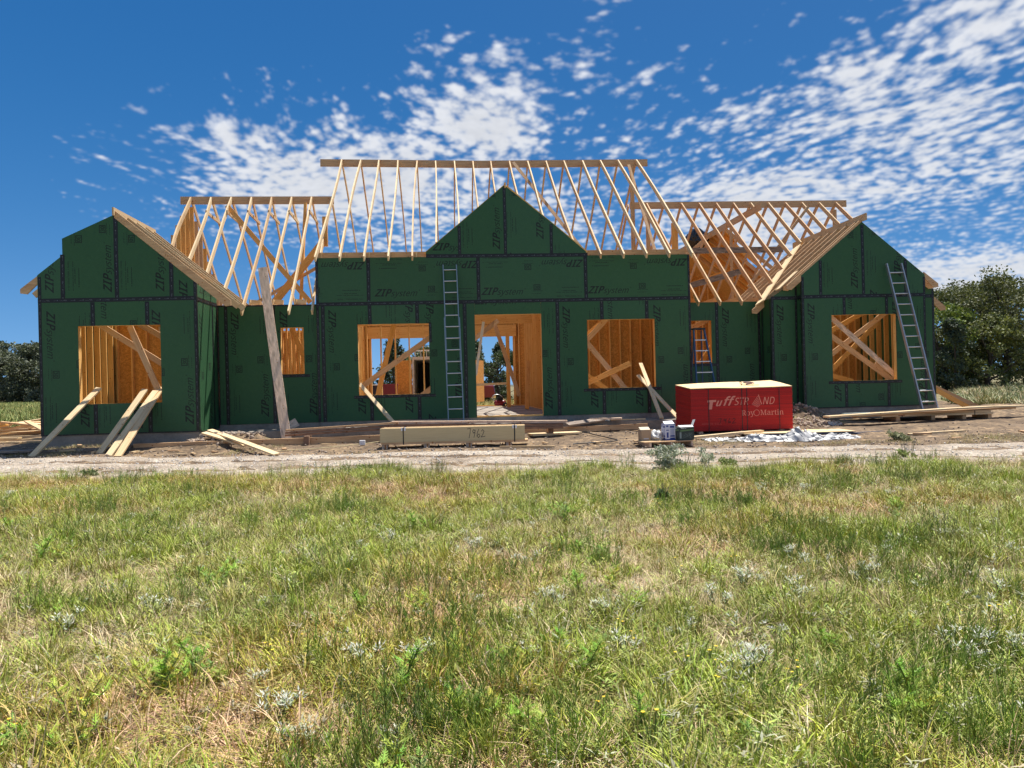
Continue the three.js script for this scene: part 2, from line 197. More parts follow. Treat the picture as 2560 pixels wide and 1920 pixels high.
{
  const G = mesh(up(sheet(spread(150, -420, 420, 2, 26), spread(170, -420, 120, -14, 24), ground)), grassGround, 'ground'); G.userData.kind = 'structure';
  const xs = []; for (let x = -26; x <= 30; x += 0.16) xs.push(x);
  const edge = (x) => -34 + 1.2 * vn(x * 0.4, 2), lim = (x) => sstep(-26, -13.5, x) * (1 - sstep(19, 26, x));
  const zs = []; for (let i = 0; i <= 120; i++) { const t = i / 120; zs.push((x) => { const n = dirtNear(x), f = lerp(n - 3.2, edge(x), lim(x) * (0.9 + 0.1 * vn(x * 1.3, 7))); return lerp(n, f, t); }); }
  const D = mesh(up(sheet(xs, zs, (x, z) => ground(x, z) + 0.012 + 0.030 * (0.5 + 0.5 * vn(x * 3.1, z * 3.1)) * (0.6 + 0.4 * vn(x * 0.7, z * 0.7)) + 0.012 * vn(x * 9, z * 9))), dirtMat, 'dirt_ground'); D.userData.kind = 'structure';
  const xd = []; for (let x = -34; x <= 38; x += 0.14) xd.push(x);
  const zd = []; for (let i = 0; i <= 34; i++) { const t = i / 34; zd.push((x) => lerp(driveNear(x), driveFar(x), t)); }
  const R = mesh(up(sheet(xd, zd, (x, z) => { const t = (z - driveNear(x)) / (driveFar(x) - driveNear(x)), e = sstep(0, 0.06, t) * sstep(0, 0.06, 1 - t); return ground(x, z) + 0.058 * e - 0.01 + 0.012 * vn(x * 5, z * 5) - 0.034 * Math.exp(-(((t - 0.3 - 0.02 * vn(x * 0.6, 4)) / 0.09) ** 2)) - 0.034 * Math.exp(-(((t - 0.72 - 0.02 * vn(x * 0.6, 4)) / 0.09) ** 2)); })), gravelMat, 'gravel_driveway'); R.userData.kind = 'structure';
}
// ---------------------------------------------------------------- the house under construction
const house = thing('unfinished_house', 'unfinished wood framed house wrapped in green printed sheathing with open rafters', 'house');
const ZC = -20.14, ZL = -18.59, ZR = -20.21, ZN = -20.2, ZNR = -21.25, YT = 3.8, BW = 3.05, PW = 1.22;
const slab = part('slab', house);
function slabBox(parent, n, x0, x1, y0, y1, z0, z1, m) { const g = uvBox(boxGeo(x0, x1, y0, y1, z0, z1)); return mesh(g, m, n, parent); }
slabBox(slab, 'floor_slab', -3.25, 6.53, 0.1, 0.765, -30.6, ZC - 0.02, concrete);
slabBox(slab, 'floor_slab', -9.28, -3.253, 0.1, 0.755, -29.2, ZN - 0.02, concrete);
slabBox(slab, 'floor_slab', -9.33, -5.80, 0.1, 0.68, ZN - 0.015, ZL - 0.02, concrete);
slabBox(slab, 'floor_slab', 6.533, 14.2, 0.1, 0.755, -35, ZNR - 0.02, concrete); slabBox(slab, 'porch_slab', 6.58, 8.94, 0.1, 0.618, ZNR - 0.01, ZC - 0.014, concrete);
slabBox(slab, 'floor_slab', 8.97, 13.67, 0.1, 0.748, ZNR - 0.015, -20.52, concrete); slabBox(slab, 'floor_slab', 9.68, 13.24, 0.1, 0.745, -20.515, ZR - 0.02, concrete);
slabBox(slab, 'porch_slab', -5.70, 7.4, 0.1, 0.625, ZC - 0.012, -18.86, concrete);
slabBox(slab, 'porch_slab', -5.78, -3.3, 0.1, 0.622, ZN - 0.01, ZC - 0.014, concrete);

// walls: a group in its own frame (x along the wall, z out of it); panels, tape and framing are its pieces
function wallGroup(pos, ry = 0) { const w = part('wall', house); w.position.set(...pos); w.rotation.y = ry; return w; }
function panel(w, pts, o = {}) {
  const s = new THREE.Shape(pts.map(([x, y]) => new THREE.Vector2(x, y)));
  for (const [a, b, c, d] of o.holes || []) { const h = new THREE.Path([[a, c], [b, c], [b, d], [a, d]].map(([x, y]) => new THREE.Vector2(x, y))); s.holes.push(h); }
  const g = new THREE.ExtrudeGeometry(s, { depth: 0.011, bevelEnabled: false }); g.translate(0, 0, -0.011);
  const p = g.attributes.position, uv = g.attributes.uv, x0 = o.x ?? Math.min(...pts.map((q) => q[0])), y0 = o.y ?? Math.min(...pts.map((q) => q[1]));
  for (let i = 0; i < p.count; i++) { let u, v; const a = p.getX(i) - x0, b = p.getY(i) - y0; if (o.h) { u = b / PW; v = 1 - a / BW; } else { u = a / PW; v = b / BW; } if (o.flip) { u = 1 - u; v = 1 - v; } uv.setXY(i, u + (o.du || 0), v + (o.dv || 0)); }
  return mesh(g, zipMats[Math.floor(rb() * 4)], 'sheathing_panel', w);
}
const rect = (x0, x1, y0, y1) => [[x0 + 0.002, y0 + 0.002], [x1 - 0.002, y0 + 0.002], [x1 - 0.002, y1 - 0.002], [x0 + 0.002, y1 - 0.002]];
let tapeK = 0;
function tape(w, x0, y0, x1, y1, wd = 0.098, z = 0.0016) { // strip of seam tape centred on the segment
  const len = Math.hypot(x1 - x0, y1 - y0), a = Math.atan2(y1 - y0, x1 - x0), n = Math.max(2, Math.ceil(len / 0.25)), g = new THREE.BoxGeometry(len, wd, 0.0022, n, 1, 1), p = g.attributes.position, uv = g.attributes.uv, k = ++tapeK;
  for (let i = 0; i < p.count; i++) { uv.setXY(i, 0.5 + p.getY(i) / wd, (p.getX(i) + len / 2) / 0.95 + k * 0.37); p.setY(i, p.getY(i) + 0.004 * vn(p.getX(i) * 1.3 + k * 9, k)); }
  const o = mesh(g, tapeMat, 'seam_tape', w); o.position.set((x0 + x1) / 2, (y0 + y1) / 2, z + 0.00013 * (k % 17)); o.rotation.z = a + (rb() - 0.5) * 0.008; return o;
}
const B = (w, n, a, b, wd, t, m = STUD, th, bow = 0.006) => board(w, n, a, b, wd, t, m, th, bow, 3);
// framing behind the sheathing: plates, studs, and the frame of each opening
function framing(w, x0, x1, y0, y1, opens = [], step = 0.406, deep = 0.14) {
  const zc = -0.013 - deep / 2, T = 0.038;
  B(w, 'bottom_plate', [x0, y0 + 0.02, zc], [x1, y0 + 0.02, zc], deep, T, STUD, [0, 1, 0], 0); B(w, 'top_plate', [x0, y1 - 0.06, zc], [x1, y1 - 0.06, zc], deep, T, STUD, [0, 1, 0], 0); B(w, 'top_plate', [x0, y1 - 0.02, zc], [x1, y1 - 0.02, zc], deep, T, STUD, [0, 1, 0], 0);
  for (let x = x0 + 0.02; x <= x1; x += step) { const o = opens.find(([a, b]) => x > a - 0.09 && x < b + 0.09); if (!o) B(w, 'stud', [x, y0 + 0.041, zc], [x, y1 - 0.081, zc], deep, T, STUD, [1, 0, 0]); else { if (o[2] > y0 + 0.3) B(w, 'cripple_stud', [x, y0 + 0.041, zc], [x, o[2] - 0.045, zc], deep, T, STUD, [1, 0, 0]); } }
  for (const [a, b, c, d] of opens) {
    for (const [x, s] of [[a, -1], [b, 1]]) for (let k = 0; k < 2; k++) B(w, 'jack_stud', [x + s * (0.019 + k * 0.039), y0 + 0.041, zc], [x + s * (0.019 + k * 0.039), k ? y1 - 0.081 : d, zc], deep, T, STUD, [1, 0, 0], 0.002);
    B(w, 'header', [a - 0.038, d + 0.12, zc], [b + 0.038, d + 0.12, zc], 0.235, deep - 0.004, STUD, [0, 0, 1], 0);
    if (c > y0 + 0.3) B(w, 'sill_plate', [a, c - 0.02, zc], [b, c - 0.02, zc], deep, T, STUD, [0, 1, 0], 0);
  }
}
function openingTape(w, x0, x1, y0) { tape(w, x0 - 0.13, y0 - 0.045, x1 + 0.14, y0 - 0.045, 0.075, 0.0042); }

// left wing front
{
  const w = wallGroup([0, 0, ZL]), x0 = -9.33, x1 = -5.785, y0 = 0.68, win = [-8.46, -6.62, 1.39, 3.2];
  const s1 = -8.125, s2 = -6.907;
  panel(w, [[x0, y0], [s1, y0], [s1, win[2]], [win[0], win[2]], [win[0], win[3]], [s1, win[3]], [s1, YT], [x0, YT]], { x: x0 + 0.02 });
  panel(w, [[s1 + 0.003, y0], [s2, y0], [s2, win[2]], [s1 + 0.003, win[2]]], { dv: 0.02 }); panel(w, rect(s1, s2, win[3], YT), { flip: true, dv: 0.47, du: 0.02 });
  panel(w, [[s2 + 0.003, y0], [x1, y0], [x1, YT], [s2 + 0.003, YT], [s2 + 0.003, win[3]], [win[1], win[3]], [win[1], win[2]], [s2 + 0.003, win[2]]], { x: s2 - 0.06 });
  // gable
  const A = [-7.585, 5.80], q = 0.825, lx = (x) => A[1] - q * Math.abs(x - A[0]);
  const t1 = -8.77, t2 = -7.57, t3 = -6.34;
  panel(w, [[x0, YT + 0.004], [t1, YT + 0.004], [t1, 4.84], [x0, 4.39]], { flip: true, du: -0.575 });
  panel(w, [[t1 + 0.004, YT + 0.004], [t2, YT + 0.004], [t2, 5.79], [t1 + 0.004, 5.23]], { flip: true, du: 0.02 });
  panel(w, [[t2 + 0.004, YT + 0.004], [t3, YT + 0.004], [t3, lx(t3)], [t2 + 0.004, lx(t2) - 0.02]], { flip: true });
  panel(w, [[t3 + 0.004, YT + 0.004], [x1, YT + 0.004], [x1, lx(x1)], [t3 + 0.004, lx(t3)]], { dv: -0.2 });
  tape(w, x0 + 0.04, y0, x0 + 0.04, 4.35, 0.07); tape(w, x1 - 0.03, y0, x1 - 0.03, 4.25, 0.07); tape(w, x0, YT, x1, YT + 0.01);
  for (const [x, a, b] of [[s1, win[3], YT - 0.05], [s2, win[3], YT - 0.05], [s1 + 0.02, y0, win[2]], [s2 + 0.02, y0, win[2]], [t1, YT + 0.05, 4.86], [t2, YT + 0.05, 5.75], [t3, YT + 0.05, lx(t3) - 0.04]]) tape(w, x, a, x, b);
  tape(w, x0, y0 + 0.012, x1, y0 + 0.012, 0.03);
  framing(w, x0, x1, y0, YT, [win]);
  for (let x = x0 + 0.3; x < x1; x += 0.61) B(w, 'gable_stud', [x, YT, -0.08], [x, lx(x) - 0.18, -0.08], 0.09, 0.038, STUD, [1, 0, 0]);
}
// left wing inner side wall, facing right
{
  const w = wallGroup([-5.785, 0, 0], Math.PI / 2), a = 18.585, b = 20.19; // local x runs to the back (-z)
  const ya = 4.28;
  panel(w, [[a + 0.012, 0.68], [a + 1.22, 0.68], [a + 1.22, YT], [a + 0.012, YT]], { dv: 0.03 }); panel(w, [[a + 1.224, 0.68], [b, 0.68], [b, YT], [a + 1.224, YT]]); panel(w, [[a + 0.012, YT + 0.004], [b, YT + 0.004], [b, ya], [a + 0.012, ya]], { h: true, dv: 0.02 });
  tape(w, a + 0.045, 0.68, a + 0.045, ya, 0.06); tape(w, a + 0.012, YT, b, YT); tape(w, a + 1.222, 0.68, a + 1.222, YT - 0.05); tape(w, b - 0.035, 0.68, b - 0.035, YT);
  framing(w, a + 0.2, b, 0.68, ya - 0.05);
}
{ // left wing outer side wall, facing left
  const w = wallGroup([-9.33, 0, 0], -Math.PI / 2);
  for (let k = 0; k < 7; k++) panel(w, rect(-28.36 + k * 1.395 + (k ? 0.002 : 0), -28.36 + (k + 1) * 1.395, 0.68, 4.36));
  framing(w, -28.3, -18.75, 0.68, 4.3);
}
// recess wall left of the centre
{
  const w = wallGroup([0, 0, ZN]), x0 = -5.78, x1 = -3.26, y0 = 0.755, win = [-4.215, -3.63, 2.01, 3.21], s0 = -5.61, s1 = -4.39;
  panel(w, rect(x0, s0, y0, YT)); panel(w, rect(s0, s1, y0, YT)); panel(w, rect(s1, x1, y0, YT), { holes: [win] });
  tape(w, x0 + 0.02, y0, x0 + 0.02, YT, 0.03); tape(w, s0 + 0.04, y0, s0 + 0.04, YT, 0.09); tape(w, s1, y0, s1, YT); openingTape(w, win[0], win[1], win[2]); tape(w, x0, YT - 0.02, x1, YT - 0.02, 0.04, 0.003);
  framing(w, x0, x1, y0, YT, [win]);
}
// centre block front
{
  const w = wallGroup([0, 0, ZC]), x0 = -3.29, x1 = 6.57, y0 = 0.76, yT = 4.98;
  const S = [-3.29, -3.145, -1.935, -0.715, 0.50, 2.94, 4.155, 5.37, 6.57], w1 = [-2.25, -0.42, 1.42, 3.25], w2 = [3.75, 5.575, 1.45, 3.265], dr = [0.78, 2.53, 0.76, 3.45];
  panel(w, rect(S[0], S[1], y0, YT));
  panel(w, [[S[1], y0], [S[2], y0], [S[2], w1[2]], [w1[0], w1[2]], [w1[0], w1[3]], [S[2], w1[3]], [S[2], YT], [S[1], YT]].map(([x, y]) => [x + 0.001, y]));
  panel(w, rect(S[2], S[3], y0, w1[2])); panel(w, rect(S[2], S[3], w1[3], YT), { flip: true, dv: 0.3, du: 0.62 });
  panel(w, [[S[3] + 0.004, y0], [S[4], y0], [S[4], YT], [S[3] + 0.004, YT], [S[3] + 0.004, w1[3]], [w1[1], w1[3]], [w1[1], w1[2]], [S[3] + 0.004, w1[2]]], { flip: true, du: 0.06, dv: 0.1 });
  panel(w, [[S[4] + 0.003, y0], [dr[0], y0], [dr[0], YT], [S[4] + 0.003, YT]], { du: 0.45, dv: 0.5 });
  panel(w, rect(dr[0], dr[1], dr[3], YT), { h: true, y: 3.56, x: 0.62 });
  panel(w, rect(dr[1], S[5], y0, YT), { flip: true, x: 1.72 });
  panel(w, [[S[5] + 0.003, y0], [S[6], y0], [S[6], w2[2]], [w2[0], w2[2]], [w2[0], w2[3]], [S[6], w2[3]], [S[6], YT], [S[5] + 0.003, YT]]);
  panel(w, rect(S[6], S[7], y0, w2[2])); panel(w, rect(S[6], S[7], w2[3], YT), { flip: true, dv: 0.42 });
  panel(w, [[S[7] + 0.003, y0], [x1, y0], [x1, YT], [S[7] + 0.003, YT], [S[7] + 0.003, w2[3]], [w2[1], w2[3]], [w2[1], w2[2]], [S[7] + 0.003, w2[2]]], { x: S[7] + 0.02 });
  const Hs = [x0, -1.945, 0.90, 3.745, x1];
  for (let i = 0; i < 4; i++) { const off = [1.62, 0.02, 0.1, 0.12][i]; panel(w, rect(Hs[i], Hs[i + 1], YT + 0.004, yT), { h: true, x: Hs[i] - off }); }
  const gx = [-0.45, 0.43, 1.635, 2.85, 3.77], ap = 6.86, gy = (x) => ap - 0.832 * Math.abs(x - 1.66);
  for (let i = 0; i < 4; i++) { const a = gx[i] + 0.002, b = gx[i + 1] - 0.002, pts = [[a, yT + 0.004], [b, yT + 0.004]]; if (gy(b) > yT + 0.15 || i < 3) pts.push([b, Math.max(yT + 0.02, gy(b))]); if (i === 1) pts.splice(3, 0); pts.push([a, Math.max(yT + 0.10, gy(a))]); if (i === 3) pts.splice(2, 0, [b, yT + 0.1]); panel(w, pts, [{ h: true, flip: true }, { flip: true, dv: 0.0 }, { flip: true, dv: 0.085, du: -0.04 }, { dv: 0.2 }][i]); }
  tape(w, x0 + 0.035, y0, x0 + 0.035, yT - 0.02, 0.07); tape(w, x1 - 0.03, y0, x1 - 0.03, yT - 0.02, 0.06); tape(w, x0, YT, x1, YT);
  for (const x of [S[1], S[4], S[5]]) tape(w, x + 0.02, y0, x + 0.02, YT - 0.05);
  for (const [x, o] of [[S[2], w1], [S[3], w1], [S[6], w2], [S[7], w2]]) { tape(w, x + 0.01, y0, x + 0.01, o[2] - 0.08); tape(w, x, o[3], x, YT - 0.05); }
  for (const x of Hs.slice(1, 4)) tape(w, x, YT + 0.05, x, yT - 0.01); for (const x of gx.slice(1, 4)) tape(w, x, yT + 0.06, x, gy(x) - 0.06, 0.085);
  tape(w, gx[0], yT + 0.012, gx[4] + 0.04, yT + 0.02, 0.1);
  openingTape(w, w1[0], w1[1], w1[2]); openingTape(w, w2[0], w2[1], w2[2]); tape(w, w1[1] + 0.04, 2.75, w1[1] + 0.04, 3.27, 0.06, 0.004);
  framing(w, x0, x1, y0, yT - 0.02, [w1, dr, w2]);
  for (let x = gx[0] + 0.4; x < gx[4] - 0.3; x += 0.406) B(w, 'gable_stud', [x, yT, -0.06], [x, gy(x) - 0.16, -0.06], 0.09, 0.038, STUD, [1, 0, 0]);
  B(w, 'gable_rafter', [gx[0], gy(gx[0]) - 0.07, -0.03], [1.66, ap - 0.07, -0.03], 0.14, 0.034, STUD, [0, 0, 1]); B(w, 'gable_rafter', [gx[4], gy(gx[4]) - 0.07, -0.03], [1.66, ap - 0.07, -0.03], 0.14, 0.034, STUD, [0, 0, 1]);
  B(w, 'gable_ridge', [1.66, ap - 0.02, 0.03], [1.66, ap - 0.02, -2.6], 0.14, 0.038, STUD, [1, 0, 0]);
}
{ // sides of the centre block
  for (const [X, s] of [[-3.29, -1], [6.57, 1]]) { const w = wallGroup([X, 0, 0], s * Math.PI / 2), f = s < 0 ? (z) => z : (z) => -z; const z = s < 0 ? [] : [[-20.155, -21.24]]; for (const [a, b] of z) { const p = [f(a), f(b)].sort((m, n) => m - n); panel(w, rect(p[0], p[1], 0.76, 4.98), {}); tape(w, s < 0 ? p[1] - 0.03 : p[0] + 0.03, 0.76, s < 0 ? p[1] - 0.03 : p[0] + 0.03, 4.96, 0.055); }
    // open stud wall further back, above the low roofs
    const q = [f(s < 0 ? -20.76 : -21.3), f(-30.5)].sort((m, n) => m - n); for (let x = q[0] + 0.2; x < q[1]; x += 0.61) B(w, 'stud', [x, 0.8, -0.09], [x, 4.86, -0.09], 0.14, 0.038, STUD, [1, 0, 0]); B(w, 'top_plate', [q[0], 4.90, -0.09], [q[1], 4.90, -0.09], 0.14, 0.076, STUD, [0, 1, 0], 0); }
}
// recess wall right of the centre, and the wall of the right wing behind its bump-out
{
  const w = wallGroup([0, 0, ZNR]), y0 = 0.755, win = [6.90, 7.52, 2.07, 3.28], S = [6.58, 7.68, 8.958];
  panel(w, rect(S[0], S[1], y0, YT), { holes: [win], x: S[1] - 1.22 }); panel(w, rect(S[1], S[2], y0, YT)); tape(w, S[1], y0, S[1], YT); tape(w, S[2] - 0.045, y0, S[2] - 0.045, YT, 0.07); openingTape(w, win[0], win[1], win[2]);
  framing(w, S[0], S[2], y0, YT, [win]);
}
{
  // short return facing left, then the narrow front strips of the wing
  const zb = -20.50;
  const w = wallGroup([0, 0, zb]), y0 = 0.755, q = (x) => 5.90 - 0.833 * Math.abs(x - 11.46);
  panel(w, [[8.95, y0], [9.70, y0], [9.70, YT], [8.95, YT]], {}); panel(w, [[8.95, YT + 0.004], [9.70, YT + 0.004], [9.70, q(9.7) - 0.12], [8.95, q(8.95) - 0.12]]); tape(w, 8.99, y0, 8.99, YT, 0.075); tape(w, 9.66, y0, 9.66, 4.1, 0.06); tape(w, 8.95, YT, 9.70, YT);
  panel(w, [[13.2, y0], [13.68, y0], [13.68, YT], [13.2, YT]], { flip: true, du: -0.1 }); panel(w, [[13.2, YT + 0.004], [13.68, YT + 0.004], [13.68, q(13.68) - 0.12], [13.2, q(13.2) - 0.12]]); tape(w, 13.64, y0, 13.64, 4.0, 0.06); tape(w, 13.2, YT, 13.68, YT);
  const l = wallGroup([8.95, 0, 0], -Math.PI / 2); panel(l, rect(-21.24, -20.512, 0.755, YT), { du: 0.3 }); tape(l, -20.56, 0.755, -20.56, YT, 0.07); tape(l, -21.1, 0.755, -21.1, YT, 0.08);
  const s = wallGroup([13.68, 0, 0], Math.PI / 2); for (let k = 0; k < 6; k++) panel(s, rect(20.512 + k * 1.22, 20.512 + (k + 1) * 1.22, 0.755, 4.0)); framing(s, 20.7, 27.8, 0.755, 3.95);
}
// right wing bump-out
{
  const w = wallGroup([0, 0, ZR]), x0 = 9.695, x1 = 13.235, y0 = 0.748, win = [10.53, 12.37, 1.48, 3.285], s1 = 10.89, s2 = 12.11, A = [11.46, 5.83], q = (x) => A[1] - 0.825 * Math.abs(x - A[0]);
  panel(w, [[x0, y0], [s1, y0], [s1, win[2]], [win[0], win[2]], [win[0], win[3]], [s1, win[3]], [s1, YT], [x0, YT]]);
  panel(w, rect(s1, s2, y0, win[2]), { flip: true, du: 0.1, dv: 0.55 }); panel(w, rect(s1, s2, win[3], YT), { flip: true, dv: 0.47, du: -0.04 });
  panel(w, [[s2 + 0.003, y0], [x1, y0], [x1, YT], [s2 + 0.003, YT], [s2 + 0.003, win[3]], [win[1], win[3]], [win[1], win[2]], [s2 + 0.003, win[2]]]);
  const T = [x0, 10.24, 11.46, 12.68, x1];
  for (let i = 0; i < 4; i++) { const a = T[i] + 0.002, b = T[i + 1] - 0.002; panel(w, [[a, YT + 0.004], [b, YT + 0.004], [b, q(b)], [a, q(a)]], [{ dv: 0.05, du: 0.3 }, { flip: true, dv: 0.01 }, { flip: true, dv: 0.11, du: 0.02 }, { dv: 0.2 }][i]); }
  tape(w, x0 + 0.035, y0, x0 + 0.035, 4.34, 0.07); tape(w, x1 - 0.03, y0, x1 - 0.03, 4.3, 0.065); tape(w, x0, YT, x1, YT);
  for (const [x, a, b] of [[s1 + 0.01, y0, win[2] - 0.08], [s2 + 0.01, y0, win[2] - 0.08], [s1, win[3], YT - 0.05], [s2, win[3], YT - 0.05], [T[1], YT + 0.05, q(T[1]) - 0.04], [T[2], YT + 0.05, q(T[2]) - 0.08], [T[3], YT + 0.05, q(T[3]) - 0.04]]) tape(w, x, a, x, b, 0.088);
  openingTape(w, win[0], win[1], win[2]); tape(w, x0, y0 + 0.012, x1, y0 + 0.012, 0.03); framing(w, x0, x1, y0, YT, [win]);
  const l = wallGroup([x0, 0, 0], -Math.PI / 2); panel(l, rect(-20.495, -20.222, y0, YT)); panel(l, rect(-20.495, -20.222, YT, 4.3)); tape(l, -20.49, YT, -20.225, YT); tape(l, -20.26, y0, -20.26, 4.3, 0.06);
}

// ---- roof frames
const TH = [1, 0, 0];
const roof = () => part('roof_frame', house);
const cutRafter = (parent, pts, z, t = 0.038) => { const s = new THREE.Shape(pts.map(([x, y]) => new THREE.Vector2(x, y))), g = new THREE.ExtrudeGeometry(s, { depth: t, bevelEnabled: false }); g.translate(0, 0, z - t / 2); const uv = g.attributes.uv; for (let i = 0; i < uv.count; i++) uv.setXY(i, uv.getX(i) / 1.2, uv.getY(i) / 0.3); return mesh(g, woodC, 'rafter', parent); };
{ // main roof
  const r = roof(), zr = -25.4, yr = 9.06, ze = -19.72, ye = 4.9, zb = -31.05;
  for (let k = 0; k <= 16; k++) { const x = -3.22 + 0.6085 * k, dx = (rb() - 0.5) * 0.03, sag = -0.05 * Math.sin(k / 16 * Math.PI), inG = x > -0.5 && x < 3.8, zf = inG ? -20.35 : ze, yf = inG ? ye + (ze + 20.35) * 0.733 : ye;
    board(r, 'rafter', [x, yf - 0.02, zf], [x + dx, yr + sag - 0.07, zr + 0.03], 0.14, 0.038, [woodA, woodA, woodB], TH, 0.05, 6);
    board(r, 'rafter', [x + 0.04 * (k % 2), ye, zb], [x + dx, yr + sag - 0.07, zr - 0.03], 0.14, 0.038, [woodB, woodC], TH, 0.05, 6);
    if (k < 16) board(r, 'ceiling_joist', [x + 0.09, 5.06, -20.2], [x + 0.09, 5.06, -24.2], 0.14, 0.038, WOOD, TH, 0.004, 2); }
  for (const [a, b] of [[-3.9, 1.2], [1.203, 6.92]]) { const y = (x) => yr - 0.11 - 0.05 * Math.sin((x + 3.2) / 9.7 * Math.PI); board(r, 'ridge_board', [a, y(Math.max(-3.2, a)), zr], [b, y(Math.min(6.5, b)), zr], 0.235, 0.038, [woodC], [0, 0, 1], 0, 1); }
  board(r, 'brace', [2.35, 8.85, -25.0], [4.35, 5.1, -22.2], 0.09, 0.038, woodC, [0, 0, 1]);
  board(r, 'brace', [6.35, 8.85, -25.3], [6.35, 5.0, -25.3], 0.14, 0.038, woodC, [0, 0, 1]); board(r, 'brace', [6.2, 8.8, -25.1], [6.6, 5.0, -23], 0.09, 0.038, woodC, [0, 0, 1]);
  board(r, 'rim_board', [-3.25, 5.06, -20.24], [6.5, 5.06, -20.24], 0.14, 0.038, woodC, [0, 0, 1], 0, 1);
}
const lowL = { zr: -24.2, yr: 7.56, ze: -19.8, ye: 3.60 }, lowR = { zr: -26.1, yr: 7.76, ze: -20.83, ye: 3.76 };
const wingL = (x) => 5.83 - 0.825 * (x + 7.585), wingR = (x) => 5.90 - 0.833 * Math.abs(x - 11.46);
{ // low roof left
  const r = roof(), s = (lowL.yr - lowL.ye) / (lowL.ze - lowL.zr), yAt = (z) => lowL.yr - s * (z - lowL.zr);
  for (let k = 0; k < 8; k++) { const xb = -7.40 + 0.58 * k, xt = -7.61 + 0.602 * k; let zb = lowL.ze, xe = xb;
    if (xb < -5.3) { const yy = wingL(xb) + 0.05, z = lowL.zr + (lowL.yr - yy) / s; if (z < zb) { const t = (z - lowL.zr) / (lowL.ze - lowL.zr); zb = z; xe = lerp(xt, xb, t); } }
    board(r, 'rafter', [xe, yAt(zb) - 0.05, zb], [xt, lowL.yr - 0.07, lowL.zr + 0.03], 0.14, 0.038, [woodA, woodA, woodB], TH, 0.05, 6);
    board(r, 'rafter', [xt + 0.02, 3.85, -28.4], [xt, lowL.yr - 0.07, lowL.zr - 0.03], 0.14, 0.038, [woodB, woodC], TH, 0.05, 6);
    if (k > 0 && k < 7) board(r, 'collar_tie', [xt + 0.045, lowL.yr - 0.62, lowL.zr + 0.75], [xt + 0.045, lowL.yr - 0.66, lowL.zr - 0.75], 0.09, 0.038, WOOD, TH, 0.004, 1);
    if (k > 2) { board(r, 'ceiling_joist', [xb + 0.10, 3.88, -20.25], [xb + 0.10, 3.88, -28.0], 0.14, 0.038, WOOD, TH, 0.004, 2); board(r, 'blocking', [xb + 0.13, 3.89, -20.31 - 0.03 * (k % 2)], [xb + 0.36, 3.87, -20.31], 0.12, 0.038, woodA, [0, 0, 1], 0, 1); } }
  board(r, 'ridge_board', [-7.93, lowL.yr - 0.105, lowL.zr], [-3.33, lowL.yr - 0.115, lowL.zr], 0.235, 0.038, woodC, [0, 0, 1], 0, 1);
  for (let i = 0; i < 20; i++) { const z = -20.3 - i * 0.406, y1 = (z > lowL.zr ? yAt(z) : lowL.yr - 0.87 * (lowL.zr - z)) - 0.13; if (y1 > 4.1) board(r, 'gable_stud', [-7.67, 3.9, z], [-7.67, y1, z], 0.14, 0.038, [woodC, woodD], [0, 0, 1], 0.004, 1); }
  board(r, 'rim_board', [-7.9, 3.9, -28.2], [-3.3, 3.9, -28.2], 0.16, 0.038, woodD, [0, 0, 1], 0, 1);
  board(r, 'post', [-4.18, 3.95, -22.9], [-4.16, 7.3, -24.0], 0.14, 0.076, woodD, [1, 0, 0]);
  board(r, 'beam', [-4.95, 4.02, -22.6], [-3.36, 5.92, -22.5], 0.20, 0.076, woodD, [0, 0, 1], 0, 1); board(r, 'beam', [-3.36, 6.55, -22.45], [-3.36, 5.70, -22.45], 0.14, 0.076, woodD, [0, 0, 1], 0, 1);
  board(r, 'brace', [-5.55, 4.05, -22.7], [-3.5, 5.22, -22.7], 0.09, 0.038, woodC, [0, 0, 1]); board(r, 'brace', [-6.45, 7.2, -23.8], [-3.75, 4.05, -22.0], 0.14, 0.038, woodD, [0, 0, 1]);
}
{ // left wing roof, ridge running back
  const r = roof(), R = [-7.585, 5.86], q = 0.825;
  for (let k = 0; k < 5; k++) { const z = k ? -18.66 - 0.56 * k : -18.62; const tail = -5.0; 
    if (k === 0) { for (const s of [1, -1]) { const ex = s > 0 ? -5.0 : -9.74, X = (d) => R[0] + s * d, d1 = Math.abs(ex - R[0]); if (s > 0) cutRafter(r, [[X(0), R[1] + 0.02], [X(d1), R[1] - q * d1 + 0.02], [X(d1), R[1] - q * d1 - 0.10], [X(d1 - 0.12), R[1] - q * d1 - 0.12], [X(0), R[1] - 0.16]], z + 0.03); else cutRafter(r, [[X(1.73), R[1] - q * 1.73 - 0.02], [X(d1), R[1] - q * d1], [X(d1), R[1] - q * d1 - 0.10], [X(d1 - 0.15), R[1] - q * d1 - 0.12], [X(1.73), R[1] - q * 1.73 - 0.2]], z - 0.04); } continue; }
    board(r, 'rafter', [tail, R[1] - q * (tail - R[0]) - 0.06, z], [R[0] + 0.02, R[1] - 0.07, z], 0.14, 0.038, [woodA, woodB], [0, 0, 1], 0.01, 3);
    board(r, 'rafter', [-9.72, R[1] - q * 2.135 - 0.10, z], [R[0] - 0.02, R[1] - 0.07, z], 0.14, 0.038, [woodB, woodC], [0, 0, 1], 0.01, 3); }
  board(r, 'ridge_board', [R[0], R[1] - 0.02, -18.5], [R[0], R[1] - 0.02, -21.1], 0.185, 0.038, woodB, TH, 0, 1);
}
